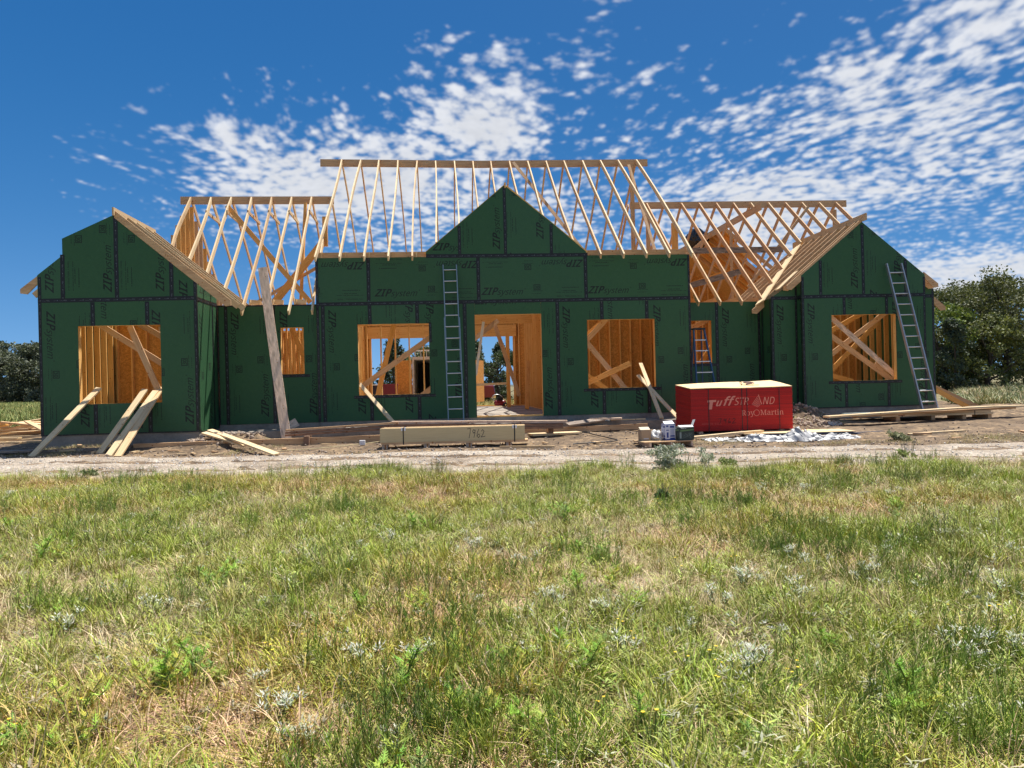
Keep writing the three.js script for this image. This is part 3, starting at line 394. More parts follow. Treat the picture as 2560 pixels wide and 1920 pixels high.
{ // right wing roof
  const r = roof(), R = [11.46, 5.92], q = 0.833;
  for (let k = 0; k < 9; k++) { const z = k < 2 ? [-20.235, -20.46][k] : -20.46 - 0.5 * (k - 1); for (const s of [-1, 1]) { const d1 = k < 2 ? 2.17 : 2.86, X = (d) => R[0] + s * d, yy = (d) => R[1] - q * d, st = s > 0 && k < 1 ? 1.76 : 0;
    cutRafter(r, [[X(st), yy(st) + (st ? -0.02 : 0)], [X(d1), yy(d1)], [X(d1), yy(d1) - 0.10], [X(d1 - 0.13), yy(d1) - 0.12], [X(st), yy(st) - 0.175]], z - (s > 0 ? 0.001 : 0)); } }
  board(r, 'ridge_board', [R[0], R[1] + 0.01, -19.98], [R[0], R[1] + 0.01, -24.4], 0.185, 0.04, woodB, TH, 0, 1);
  // sleeper plank of the valley, laid on the left slope
  const nrm = [-0.64, 0.768, 0]; board(r, 'valley_plank', [8.74, wingR(8.74) + 0.07, -20.75], [11.2, wingR(11.2) + 0.07, -23.6], 0.30, 0.03, woodA, nrm, 0, 1); board(r, 'valley_plank', [9.15, wingR(9.15) + 0.065, -20.5], [9.75, wingR(9.75) + 0.065, -20.62], 0.22, 0.024, woodA, nrm, 0, 1);
}
{ // low roof right
  const r = roof(), s = (lowR.yr - lowR.ye) / (lowR.ze - lowR.zr);
  for (let k = -3; k <= 9; k++) { const x = 8.27 + 0.619 * k; let zb = lowR.ze, yb = lowR.ye; if (x > 8.6) { yb = wingR(x) + 0.09; zb = lowR.zr + (lowR.yr - yb) / s; }
    if (x > 6.7) board(r, 'rafter', [x, yb - 0.05, zb], [x + (rb() - 0.5) * 0.03, lowR.yr - 0.07, lowR.zr + 0.03], 0.14, 0.038, [woodB, woodB, woodC], TH, 0.03, 6);
    board(r, 'rafter', [x, 3.8, -31.2], [x, lowR.yr - 0.07, lowR.zr - 0.03], 0.14, 0.038, [woodC], TH, 0.03, 6);
    if (k > -3 && k < 2) board(r, 'ceiling_joist', [x + 0.1, 3.88, -21.3], [x + 0.1, 3.88, -24.5], 0.14, 0.038, WOOD, TH, 0, 1); }
  board(r, 'ridge_board', [6.45, lowR.yr - 0.09, lowR.zr], [14.24, lowR.yr - 0.05, lowR.zr], 0.235, 0.038, woodC, [0, 0, 1], 0, 1);
  board(r, 'purlin', [7.9, 5.74, -24.05], [10.95, 5.76, -24.05], 0.185, 0.038, woodGrey, [0, 0, 1], 0, 1); board(r, 'purlin', [7.6, 4.56, -24.0], [9.5, 5.06, -24.0], 0.185, 0.038, woodGrey, [0, 0, 1], 0, 1);
  board(r, 'post', [13.8, 7.5, -26.1], [13.8, 4.0, -26.1], 0.14, 0.038, woodC, [0, 0, 1]); board(r, 'post', [7.05, 7.5, -26], [7.05, 4.0, -26], 0.14, 0.076, woodC, [0, 0, 1]);
  board(r, 'brace', [12.4, 7.4, -25.2], [9.9, 4.6, -24.4], 0.09, 0.038, woodC, [0, 0, 1]); board(r, 'post', [7.55, 6.75, -24.6], [7.55, 5.5, -24.6], 0.2, 0.076, woodD, [0, 0, 1], 0, 1); board(r, 'brace', [9.6, 6.9, -25], [9.6, 4.2, -25], 0.09, 0.038, woodC, [0, 0, 1]);
}
{ // rear wing roof seen through the rafters: ridge running back, right slope decked
  const r = roof(), X = 10.6, Y = 7.46, q = 0.833, zv = (d) => -28.3 - d * 0.95;
  board(r, 'ridge_board', [X, Y - 0.12, -24.85], [X, Y - 0.06, -35.4], 0.235, 0.04, woodC, TH, 0, 1);
  for (let i = 0; i < 5; i++) for (let j = 0; j < 3; j++) { // decking sheets of the right slope
    const d0 = j * 1.22, d1 = Math.min(3.5, d0 + 1.216); let za = -28.3 - i * 1.7, zb2 = za - 1.696; const P = (d, z) => [X + d, Y + 0.02 - q * d, z]; const zA0 = i === 0 ? Math.min(za, zv(d0)) : za, zA1 = i === 0 ? Math.min(za, zv(d1)) : za; if (i === 0 && j > 1) continue; if (i === 1 && j === 2) za = -31.6;
    const a = P(d0, zA0), b = P(d1, i === 1 && j === 2 ? za : zA1), c = P(d1, Math.min(zb2, zA1 - 0.05)), e = P(d0, zb2), th = 0.012, pos = [], uv = []; const n = [q * th, th, 0], lo = [a, b, c, e], hi = lo.map((v) => v.map((t, m) => t + n[m])); const tri = (p, s2, t) => { for (const v of [p, s2, t]) { pos.push(...v); uv.push(v[0] * 1.3, v[2]); } }; const qd = (p, s2, t, u) => { tri(p, s2, t); tri(p, t, u); }; qd(lo[0], lo[3], lo[2], lo[1]); qd(hi[0], hi[1], hi[2], hi[3]); for (let k = 0; k < 4; k++) { const m = (k + 1) % 4; qd(lo[k], lo[m], hi[m], hi[k]); }
    const g = new THREE.BufferGeometry(); g.setAttribute('position', new THREE.Float32BufferAttribute(pos, 3)); g.setAttribute('uv', new THREE.Float32BufferAttribute(uv, 2)); g.computeVertexNormals(); mesh(g, osb, 'roof_deck_sheet', r); }
  for (let i = 0; i < 12; i++) { const z = -26.0 - i * 0.61, d0 = 0, d1 = 3.5; if (z < -28) board(r, 'rafter', [X + d1, Y - q * d1 - 0.08, z], [X, Y - 0.08, z], 0.14, 0.038, [woodC, woodD], [0, 0, 1], 0.004, 2); if (z < -29.5) board(r, 'rafter', [X - 2.2, Y - q * 2.2 - 0.08, z], [X, Y - 0.08, z], 0.14, 0.038, [woodB, woodC], [0, 0, 1], 0.004, 2); }
  const s = new THREE.Shape([[X - 4.2, 0.76], [X + 3.4, 0.76], [X + 3.4, Y - q * 3.4], [X, Y], [X - 4.2, Y - q * 4.2]].map(([x, y]) => new THREE.Vector2(x, y))), g = new THREE.ExtrudeGeometry(s, { depth: 0.012, bevelEnabled: false }); g.translate(0, 0, -35.2); mesh(g, osb, 'end_wall_sheathing', r);
  for (let x = X - 4; x < X + 3.3; x += 0.406) board(r, 'stud', [x, 0.8, -35.1], [x, Y - q * Math.abs(x - X) - 0.12, -35.1], 0.14, 0.038, STUD, TH, 0.004, 1);
  board(r, 'brace', [7.2, 4.6, -30.5], [11.5, 6.0, -30.5], 0.14, 0.038, woodD, [0, 0, 1]); board(r, 'brace', [8.2, 3.9, -32], [9.5, 6.2, -32], 0.09, 0.038, woodC, [0, 0, 1]);
}
// ---- inside walls and bracing, seen through the openings
function insideWall(x0, x1, y0, y1, z, o = {}) {
  const w = wallGroup([0, 0, z]); const opens = o.opens || [];
  if (o.sheath) { const s = new THREE.Shape([[x0, y0], [x1, y0], [x1, y1], [x0, y1]].map(([x, y]) => new THREE.Vector2(x, y))); for (const [a, b, c, d] of opens) s.holes.push(new THREE.Path([[a, c], [b, c], [b, d], [a, d]].map(([x, y]) => new THREE.Vector2(x, y)))); const g = new THREE.ExtrudeGeometry(s, { depth: 0.011, bevelEnabled: false }); g.translate(0, 0, -0.17); mesh(g, osb, 'wall_sheathing', w); }
  framing(w, x0, x1, y0, y1, opens, o.step || 0.406); return w;
}
function insideWallX(x, z0, z1, y0, y1, o = {}) { const w = wallGroup([x, 0, 0], -Math.PI / 2); if (o.sheath) { const g = uvBox(boxGeo(z0, z1, y0, y1, -0.17, -0.158)); mesh(g, osb, 'wall_sheathing', w); } framing(w, z0, z1, y0, y1, o.opens || [], o.step || 0.406); return w; }
// back walls
insideWall(-3.2, 6.5, 0.765, 4.9, -30.5, { opens: [[-2.9, 2.68, 0.765, 3.56]], sheath: true });
insideWall(-9.25, -3.3, 0.755, 3.8, -29.0, { sheath: true, opens: [[-8.2, -7.0, 1.6, 3.1]] });
insideWall(6.6, 14.1, 0.755, 3.8, -27.0, { sheath: true, opens: [[11.98, 12.36, 1.55, 3.2], [7.2, 8.6, 0.755, 3.0]] });
// partitions
insideWall(-9.2, -5.9, 0.70, 3.7, -22.4, { sheath: true, step: 0.406 });
insideWall(-5.9, -3.4, 0.76, 3.7, -23.2, { sheath: false, step: 0.12 });
insideWall(-3.2, 0.55, 0.765, 3.55, -23.2, { step: 0.42 });
insideWall(3.1, 6.5, 0.765, 4.0, -23.6, { sheath: true, step: 0.33 });
insideWallX(3.05, -29.8, -21.2, 0.765, 4.4, { sheath: true, step: 0.3 });
insideWallX(6.62, -29.5, -21.45, 0.765, 4.4, { sheath: true });
insideWall(6.75, 9.4, 0.76, 3.7, -23.3, { sheath: true, step: 0.2 });
insideWall(9.4, 13.6, 0.76, 3.75, -24.2, { step: 0.25, sheath: true, opens: [[12.0, 12.42, 1.5, 3.3]] });
{
  const w = part('temporary_bracing', house), b = (a, c, m = woodD) => board(w, 'brace', a, c, 0.14, 0.038, m, [0, 0, 1], 0.004, 2);
  b([-2.3, 1.62, -20.9], [-0.3, 3.0, -20.9], woodC); b([-2.0, 1.0, -21.6], [-1.35, 3.7, -21.9], woodD); b([-0.9, 1.2, -20.8], [-0.2, 1.7, -20.8], woodC); board(w, 'beam', [-3.1, 3.84, -26], [2.95, 3.84, -26], 0.33, 0.09, woodD, [0, 0, 1], 0, 1); board(w, 'beam', [-3.1, 3.75, -30.45], [2.8, 3.75, -30.45], 0.45, 0.12, woodD, [0, 0, 1], 0, 1);
  b([0.5, 2.7, -22.6], [1.6, 3.55, -23.2], woodC); board(w, 'brace', [0.85, 1.9, -22.2], [1.12, 3.45, -22.4], 0.075, 0.04, std({ color: new THREE.Color(0.75, 0.74, 0.70) }), [0, 0, 1], 0, 1); b([1.75, 3.7, -27], [2.55, 1.2, -27], woodC); b([2.6, 0.8, -25], [2.85, 2.4, -26.5]); board(w, 'stud', [2.3, 0.77, -28.5], [2.3, 3.55, -28.5], 0.14, 0.038, woodD, [0, 0, 1]); board(w, 'rail', [0.6, 1.62, -29.5], [2.4, 1.66, -29.5], 0.09, 0.038, woodA, [0, 0, 1]);
  // right window of the centre
  b([3.85, 2.85, -21.0], [4.5, 3.4, -21.0], woodD); b([3.8, 2.70, -20.9], [4.5, 3.42, -20.8], woodC); b([3.8, 2.75, -20.75], [5.05, 1.2, -20.75], woodC); b([3.7, 1.55, -20.6], [5.0, 2.10, -20.6], woodD); b([3.7, 2.0, -21.4], [4.5, 1.4, -21.4], woodD);
  // right wing window
  b([10.6, 3.3, -20.5], [12.6, 1.5, -20.5], woodWorn); b([10.5, 2.95, -20.75], [12.7, 1.35, -20.75], woodC); b([10.4, 1.9, -20.95], [12.6, 3.45, -20.95], woodC); b([10.4, 2.5, -21.6], [12.3, 3.5, -21.6], woodD); b([11.0, 1.3, -22.2], [13.0, 3.2, -22.2], woodD); b([10.5, 2.0, -22.6], [12.4, 1.45, -22.6], woodD); b([10.6, 1.8, -23], [11.4, 3.7, -23], woodD); b([12.2, 1.95, -21], [12.7, 1.7, -21], woodC);
  // left wing window
  b([-8.3, 3.3, -19.3], [-6.3, 1.95, -19.3], woodC); b([-7.6, 3.35, -19.9], [-6.3, 2.55, -19.9], woodC); b([-7.5, 3.3, -19.0], [-6.75, 1.45, -19.0], woodC); b([-7.2, 3.3, -20.3], [-6.95, 1.2, -20.3], woodB);
  b([-4.2, 3.3, -21.6], [-3.6, 1.8, -21.6]); b([6.95, 3.05, -21.8], [7.65, 3.35, -21.8], woodC); b([6.8, 1.2, -22], [7.8, 2.6, -22]);
}
// ---------------------------------------------------------------- loose lumber and building materials
const gy = ground;
function loose(name, label, a, b, w, t, m, th, group, bow = 0.008, cat = 'board') { const o = board(null, name, a, b, w, t, m, th, bow, 5); return tag(o, label, cat, group); }
const LEAN = [0, 0.75, 0.66];
loose('leaning_board', 'board propped alone against the left end of the big left window', [-8.84, 0.31, -17.2], [-8.2, 1.76, -19.0], 0.14, 0.038, woodA, LEAN, 'boards leaning on the left window');
loose('leaning_board', 'shortest leftmost of three boards propped together at the left window', [-7.53, 0.31, -17.35], [-7.10, 1.70, -18.87], 0.14, 0.038, woodA, LEAN, 'boards leaning on the left window');
loose('leaning_board', 'middle of three boards propped together at the left window', [-7.18, 0.30, -17.0], [-6.86, 1.66, -18.88], 0.14, 0.038, woodA, LEAN, 'boards leaning on the left window');
loose('leaning_board', 'yellowish rightmost board of three propped together at the left window', [-6.87, 0.30, -16.7], [-6.80, 1.74, -19.07], 0.15, 0.038, woodB, LEAN, 'boards leaning on the left window');
loose('leaning_plank', 'tall weathered plank leaning up against the low left roof eave', [-3.80, 0.42, -18.60], [-4.61, 4.75, -20.15], 0.225, 0.038, woodWorn, [0, 0.4, 0.9], null, 0.01, 'plank');
loose('leaning_board', 'short board slanting down from the window left of the doorway', [-1.28, 0.66, -19.32], [-2.26, 1.72, -20.32], 0.10, 0.038, woodA, LEAN);
loose('leaning_board', 'steeper of two crossed boards leaning at the window by the red stack', [5.38, 0.66, -19.0], [5.36, 2.10, -20.9], 0.10, 0.038, woodA, LEAN);
loose('leaning_board', 'flatter of two crossed boards leaning at the window by the red stack', [5.80, 0.66, -19.0], [5.18, 1.77, -20.5], 0.10, 0.038, woodA, LEAN);
loose('lumber_board', 'shorter of two pale boards sloping off the dirt mound by the left wing', [-5.62, 0.66, -18.36], [-4.44, 0.40, -17.42], 0.14, 0.038, woodA, [0, 1, 0.2]);
loose('lumber_board', 'longer of two pale boards sloping off the dirt mound by the left wing', [-5.6, 0.70, -18.75], [-3.46, 0.30, -15.96], 0.14, 0.038, woodA, [0, 1, 0.2]);
loose('long_beam', 'long beam lying on edge on the dirt left of the 7962 bundle', [-7.0, 0.40, -17.9], [-1.25, 0.43, -18.0], 0.17, 0.09, woodC, [0, 0, 1], null, 0.01, 'beam');
loose('dark_beam', 'dark weathered beam lying below the left window wall', [-9.05, 0.36, -17.7], [-7.05, 0.37, -17.85], 0.12, 0.09, woodGrey, [0, 0, 1], null, 0, 'beam');
loose('grey_plank', 'blue grey plank lying flat at the far left house corner', [-11.0, 0.42, -17.75], [-9.0, 0.41, -17.65], 0.28, 0.04, woodGrey, [0, 1, 0], null, 0, 'plank');
{ // beams stacked between porch and bundle
  for (let k = 0; k < 3; k++) loose('stacked_beam', ['lowest', 'middle', 'topmost'][k] + ' of the brown beams stacked left of the doorway before the porch', [-3.72, 0.56 + k * 0.055, -18.1 - 0.05 * k], [-1.12, 0.66 + k * 0.062, -17.9], 0.10, 0.045, k === 2 ? woodC : woodDark, [0, 1, 0], 'brown beams before the porch', 0, 'beam');
  for (let k = 0; k < 3; k++) loose('stacked_beam', ['lowest', 'middle', 'topmost'][k] + ' of the brown beams stacked before the doorway behind the 7962 bundle', [-1.18 - 0.05 * k, 0.66 + k * 0.068, -17.86 - 0.06 * k], [2.68 + (k === 2 ? 0.1 : 0), 0.58 + k * 0.068, -17.75], 0.16, 0.052, k === 2 ? woodWorn : woodDark, [0, 1, 0], 'brown beams before the porch', 0, 'beam');
  for (const x of [-3.2, -1.3, 0.4, 2.4]) { const h = 0.545 + (x > -1.5 ? 0.06 : 0) - (x > 1 ? 0.05 : 0), g = uvBox(boxGeo(x - 0.06, x + 0.06, 0.24, h, -18.2, -17.8), 0.8); tag(mesh(g, woodDark, 'support_block'), 'wood block under the brown beams before the porch', 'block', 'blocks under the brown beams'); }
}
{ // wrapped beam bundle with the number 7962
  const t = thing('beam_bundle', 'strapped tan bundle of engineered beams marked 7962 beside the driveway', 'lumber bundle', null, [0.10, 0.38, -16.5], -0.097);
  const numTex = canvasTex(2048, 256, (c, w, h) => { c.fillStyle = '#cbb88c'; c.fillRect(0, 0, w, h); const r = rng(4); for (let i = 0; i < 1800; i++) { c.fillStyle = r() > 0.5 ? `rgba(214,192,146,${r() * 0.18})` : `rgba(120,94,58,${r() * 0.16})`; c.fillRect(r() * w, r() * h, 30 + r() * 240, 1 + r() * 2); } c.save(); c.translate(w * 0.605, h * 0.70); c.rotate(0.02); c.scale(1.15, 1.65); c.strokeStyle = '#1b1a1c'; c.lineWidth = 6; c.lineCap = 'round'; c.lineJoin = 'round'; const S = (p) => { c.beginPath(); p.forEach(([x, y], i) => (i ? c.lineTo(x, y) : c.moveTo(x, y))); c.stroke(); }; S([[-4, -84], [34, -90], [30, -40], [18, 16]]); S([[92, -62], [76, -78], [62, -60], [70, -38], [90, -50], [94, -72], [86, -20], [78, 10]]); S([[138, -82], [120, -44], [114, -4], [134, 12], [152, -6], [140, -28], [118, -10]]); S([[168, -58], [184, -76], [202, -58], [186, -22], [166, 6], [206, 0], [214, -4]]); c.restore(); });
  const face = std({ map: numTex, roughness: 0.75 }), L = 3.1;
  for (let k = 0; k < 6; k++) { const g = boxGeo(-L / 2 + 0.01 * (k % 3), L / 2 - 0.008 * (k % 2), 0.045, 0.345 + (k ? 0.004 * (k % 2) : 0), -k * 0.076 - 0.074, -k * 0.076); if (k) mesh(uvBox(g, 0.83), woodB, 'beam', t); else mesh(g, face, 'beam', t); }
  mesh(uvBox(boxGeo(-L / 2 + 0.02, L / 2 + 0.06, 0, 0.043, -0.45, -0.004), 0.8), woodC, 'bottom_layer', t);
  for (const x of [-1.05, 1.33]) { const s = part('strap', t); mesh(boxGeo(x - 0.012, x + 0.012, -0.004, 0.352, 0.001, 0.004), black, 'band', s); mesh(boxGeo(x - 0.012, x + 0.012, 0.352, 0.355, -0.47, 0.004), black, 'band', s); for (const d of [-0.045, 0.02]) mesh(boxGeo(x + d, x + d + 0.03, 0.29, 0.357, -0.05, 0.007), std({ color: new THREE.Color(0.75, 0.76, 0.8), roughness: 0.4 }), 'corner_guard', s); }
  for (const x of [-1.45, -0.55, 0.35, 1.2]) { const b = mesh(uvBox(boxGeo(-0.06, 0.06, 0, 0.13, -0.42, 0), 0.8), woodWorn, 'support_block'); b.position.set(0.10 + x, 0.25, -16.52 + x * 0.097); tag(b, 'wood block under the tan bundle marked 7962', 'block', 'blocks under the 7962 bundle'); }
}
loose('pale_plank', 'short wide pale plank lying flat right of the 7962 bundle', [1.92, 0.42, -17.9], [3.12, 0.42, -18.15], 0.42, 0.05, woodA, [0, 1, 0], null, 0, 'plank');
loose('thin_board', 'thin board on edge at the right foot of the 7962 bundle', [1.08, 0.28, -16.05], [2.2, 0.27, -15.82], 0.09, 0.038, woodB, [0, 0, 1]);
loose('long_board', 'long board lying on edge along the porch right of the 7962 bundle', [1.85, 0.46, -18.62], [4.92, 0.50, -18.66], 0.13, 0.05, woodC, [0, 0, 1]);
loose('grey_board', 'grey board tipped on the porch edge right of the doorway', [2.9, 0.60, -18.55], [3.86, 0.69, -18.85], 0.20, 0.04, woodGrey, [0, 1, 0.3]);
loose('porch_board', 'grey wide board lying on the porch under the right window', [3.55, 0.70, -19.0], [4.3, 0.70, -18.75], 0.26, 0.04, woodWorn, [0, 1, 0]);
loose('porch_board', 'thin light board lying on the porch left of the crossed boards', [4.05, 0.655, -18.95], [4.95, 0.66, -18.98], 0.10, 0.03, woodA, [0, 1, 0]);
loose('pale_board', 'long pale board lying at the foot of the red stack', [5.30, 0.34, -16.5], [7.16, 0.40, -17.05], 0.14, 0.045, woodA, [0, 1, 0]);
loose('small_board', 'single pale board lying alone on the dirt at the right', [10.1, 0.29, -16.15], [11.6, 0.31, -16.42], 0.10, 0.038, woodA, [0, 1, 0]);

// ---- red stack of panels with printed side
{
  const t = thing('panel_stack', 'big red edged stack of wood panels printed with white lettering', 'panel stack', null, [6.88, 0.40, -17.5], -0.008);
  const redTex = canvasTex(2048, 840, (c, w, h) => {
    const r = rng(15); c.fillStyle = '#b20d08'; c.fillRect(0, 0, w, h);
    for (let y = 0; y < h; y += 9) { const s = r(); c.fillStyle = s > 0.5 ? `rgba(200,30,24,${(s - 0.5) * 0.5})` : `rgba(60,0,6,${(0.5 - s) * 0.55})`; c.fillRect(0, y, w, 9); c.fillStyle = 'rgba(50,0,6,0.35)'; c.fillRect(0, y, w, 1.2); }
    for (let i = 0; i < 900; i++) { c.fillStyle = `rgba(230,90,80,${r() * 0.12})`; c.fillRect(r() * w, r() * h, 20 + r() * 120, 2); }
    const ink = 'rgba(214,142,126,0.95)'; c.fillStyle = ink;
    c.save(); c.translate(330, 350); c.transform(1, -0.03, -0.2, 1, 0, 0);
    c.fillRect(-20, -130, 175, 42); c.fillRect(32, -130, 66, 185); c.font = 'italic bold 205px sans-serif'; c.fillText('u', 145, 0); c.font = 'italic bold 250px sans-serif'; c.fillText('ff', 290, 0); c.restore();
    c.save(); c.translate(865, 330); c.scale(0.86, 1); c.font = 'italic 205px sans-serif'; c.fillText('STR', 0, 0); c.fillText('ND', 660, 0); c.lineWidth = 17; c.strokeStyle = ink; c.beginPath(); c.moveTo(575, -196); c.lineTo(650, 0); c.stroke(); c.lineWidth = 9; for (let k = 0; k < 6; k++) { c.beginPath(); c.moveTo(562 + k * 12, -168 + k * 32); c.lineTo(422 + k * 24, 4 + k * 10); c.stroke(); } c.restore();
    c.font = '146px serif'; c.fillText('Roy', 1010, 545); c.save(); c.strokeStyle = ink; c.lineWidth = 9; c.beginPath(); c.ellipse(1318, 496, 56, 60, 0, 0, Math.PI * 2); c.stroke(); c.restore(); c.fillText('Martin', 1388, 545);
    c.font = 'bold 52px sans-serif'; c.fillStyle = 'rgba(200,120,110,0.5)'; c.fillText('MADE  IN  U.S.A.', 205, 712);
    c.save(); c.translate(545, 690); c.strokeStyle = 'rgba(40,4,8,0.85)'; c.lineWidth = 11; c.lineCap = 'round'; const S = (p) => { c.beginPath(); p.forEach(([x, y], i) => (i ? c.lineTo(x, y) : c.moveTo(x, y))); c.stroke(); }; S([[0, -90], [58, -96], [24, 12]]); S([[150, -70], [118, -84], [104, -60], [134, -48], [154, -78], [142, 0]]); S([[226, -96], [198, -40], [204, -4], [236, -8], [238, -34], [204, -22]]); S([[282, -76], [314, -96], [338, -74], [276, 4], [350, -6]]); c.restore();
  });
  const front = std({ map: redTex, roughness: 0.7 });
  const r = rng(3), n = 52, h = 0.0188, geos = [];
  for (let k = 0; k < n; k++) { const jx = (r() - 0.5) * 0.012, jz = (r() - 0.5) * 0.008, g = boxGeo(-1.22 + jx, 1.22 + jx, k * h, k * h + h - 0.0008, -1.22 + jz, jz); const p = g.attributes.position, uv = g.attributes.uv, nn = g.attributes.normal; for (let i = 0; i < p.count; i++) { const side = Math.abs(nn.getX(i)) > 0.5, fan = Math.max(0, -p.getZ(i) / 1.22) * (0.10 + 0.05 * (p.getX(i) / 2.44 + 0.5)); uv.setXY(i, side ? 0.02 + (p.getZ(i) + 1.22) * 0.04 : (p.getX(i) + 1.22) / 2.44, p.getY(i) / (n * h)); p.setY(i, p.getY(i) + fan * (p.getY(i) / (n * h))); } g.computeVertexNormals(); geos.push(g); }
  const st = mesh(mergeGeometries(geos), front, 'panel_layers', t); st.userData.kind = 'stuff';
  const g = new THREE.BoxGeometry(2.44, 0.018, 1.22, 12, 1, 6), p = g.attributes.position; for (let i = 0; i < p.count; i++) p.setY(i, p.getY(i) + 0.010 * vn(p.getX(i) * 1.6 + 4, p.getZ(i) * 1.6) + (0.5 - p.getZ(i) / 1.22) * (0.10 + 0.05 * (p.getX(i) / 2.44 + 0.5))); g.translate(0, n * h + 0.018, -0.61); g.computeVertexNormals(); mesh(uvBox(g), ply, 'top_panel', t);
  for (const x of [-0.80, 0.0, 0.12, 0.90]) { mesh(boxGeo(x - 0.008, x + 0.008, -0.01, n * h + 0.005, 0.008, 0.010), black, 'strap', t); }
  for (const x of [5.9, 6.88, 7.85]) { const b = mesh(uvBox(boxGeo(x - 0.05, x + 0.05, 0.26, 0.398, -18.6, -17.55), 0.8), woodWorn, 'support_block'); tag(b, 'wood block under the red panel stack', 'block', 'blocks under the red stack'); }
  const bit = thing('strap_scrap', 'black curl of cut strapping standing on the red stack', 'strap', null, [6.98, 1.445, -17.78]); mesh(tubeGeo([[0, 0, 0], [0.02, 0.06, 0.01], [-0.03, 0.09, 0.0], [-0.02, 0.03, 0.04], [0.12, 0.006, 0.1], [0.35, 0.006, 0.22]], 0.008, 0.006, 5, 24), black, 'curl', bit);
  const cl = mesh(tubeGeo([[0, 0, 0], [0.12, 0.02, 0.03], [0.2, 0.04, -0.05], [0.05, 0.03, -0.08], [-0.06, 0.05, 0.0], [0.1, 0.05, 0.05], [0.2, 0.02, 0.0]], 0.016, 0.012, 5, 30), std({ color: new THREE.Color(0.3, 0.22, 0.2) }), 'cord_coil'); cl.position.set(7.18, 1.47, -17.98); tag(cl, 'small brown coil of cord lying on the red stack', 'cord');
}
// ---- low stack of panels with dark blue edges, in front of the red one
{
  const t = thing('low_panel_stack', 'low stack of panels with dark blue edges before the red stack', 'panel stack', null, [8.05, 0.27, -17.0], -0.06), blue = std({ color: new THREE.Color(0.012, 0.022, 0.06), roughness: 0.5 });
  for (let k = 0; k < 4; k++) mesh(boxGeo(-1.32 + 0.03 * (k % 2) + k * 0.02, 1.32 - 0.08 * k + (k === 0 ? 0.35 : 0), k * 0.02, k * 0.02 + 0.0185, -0.62, 0.36 - 0.012 * k), blue, 'panel', t);
  mesh(uvBox(boxGeo(-1.4, 1.14, 0.081, 0.098, -0.64, 0.30)), ply, 'top_panel', t);
  loose('panel_strip', 'narrow offcut strip lying under the pale panel corner', [6.5, 0.30, -16.5], [7.0, 0.30, -16.55], 0.09, 0.025, woodB, [0, 1, 0]);
  loose('navy_board', 'dark blue edged strip lying right of the low panel stack', [9.2, 0.29, -16.85], [10.0, 0.30, -16.95], 0.14, 0.05, blue, [0, 1, 0], null, 0);
}
// ---- crumpled plastic
function crumple(xs, n, wid, hf, seed, path) { const r = rng(seed), pos = [], idx = [], m = 14; for (let i = 0; i <= n; i++) for (let j = 0; j <= m; j++) { const t = i / n, s = j / m * 2 - 1, [cx, cz] = path(t), prof = Math.max(0, 1 - s * s), hh = hf(t), x = cx + 0.05 * vn(i * 0.9, j * 0.8 + seed), z = cz - s * wid * (0.55 + 0.45 * hh / 0.2) + 0.03 * vn(i * 0.7 + 5, j); const y = gy(x, z) + 0.03 + prof * hh * (0.75 + 0.5 * vn(i * 0.3 + seed, j * 0.4)) + 0.022 * vn(i * 0.8, j * 0.7 + seed) * prof; pos.push(x, y, z); } for (let i = 0; i < n; i++) for (let j = 0; j < m; j++) { const a = i * (m + 1) + j, b = a + m + 1; idx.push(a, b, a + 1, b, b + 1, a + 1); } let g = new THREE.BufferGeometry(); g.setAttribute('position', new THREE.Float32BufferAttribute(pos, 3)); g.setIndex(idx); g.computeVertexNormals(); return g; }
const film = new THREE.MeshPhysicalMaterial({ color: new THREE.Color(0.50, 0.49, 0.48), roughness: 0.45, transmission: 0.2, thickness: 0, side: THREE.DoubleSide });
tag(mesh(crumple(0, 120, 0.22, (t) => 0.05 + 0.10 * Math.exp(-(((t - 0.58) / 0.08) ** 2)) + 0.07 * sstep(0.1, 0.25, t) * (1 - sstep(0.8, 0.95, t)) + 0.03 * Math.sin(t * 23), 5, (t) => [lerp(5.5, 8.85, t), lerp(-16.25, -16.0, t) + 0.25 * Math.sin(t * 3)]), film, 'plastic_sheet'), 'crumpled white plastic sheet lying along the driveway edge', 'plastic sheet');
tag(mesh(crumple(0, 14, 0.10, (t) => 0.09, 8, (t) => [9.2 + t * 0.35, -17.95 - 0.1 * t]), film, 'plastic_scrap'), 'scrap of white plastic under the left tip of the right planks', 'plastic scrap');
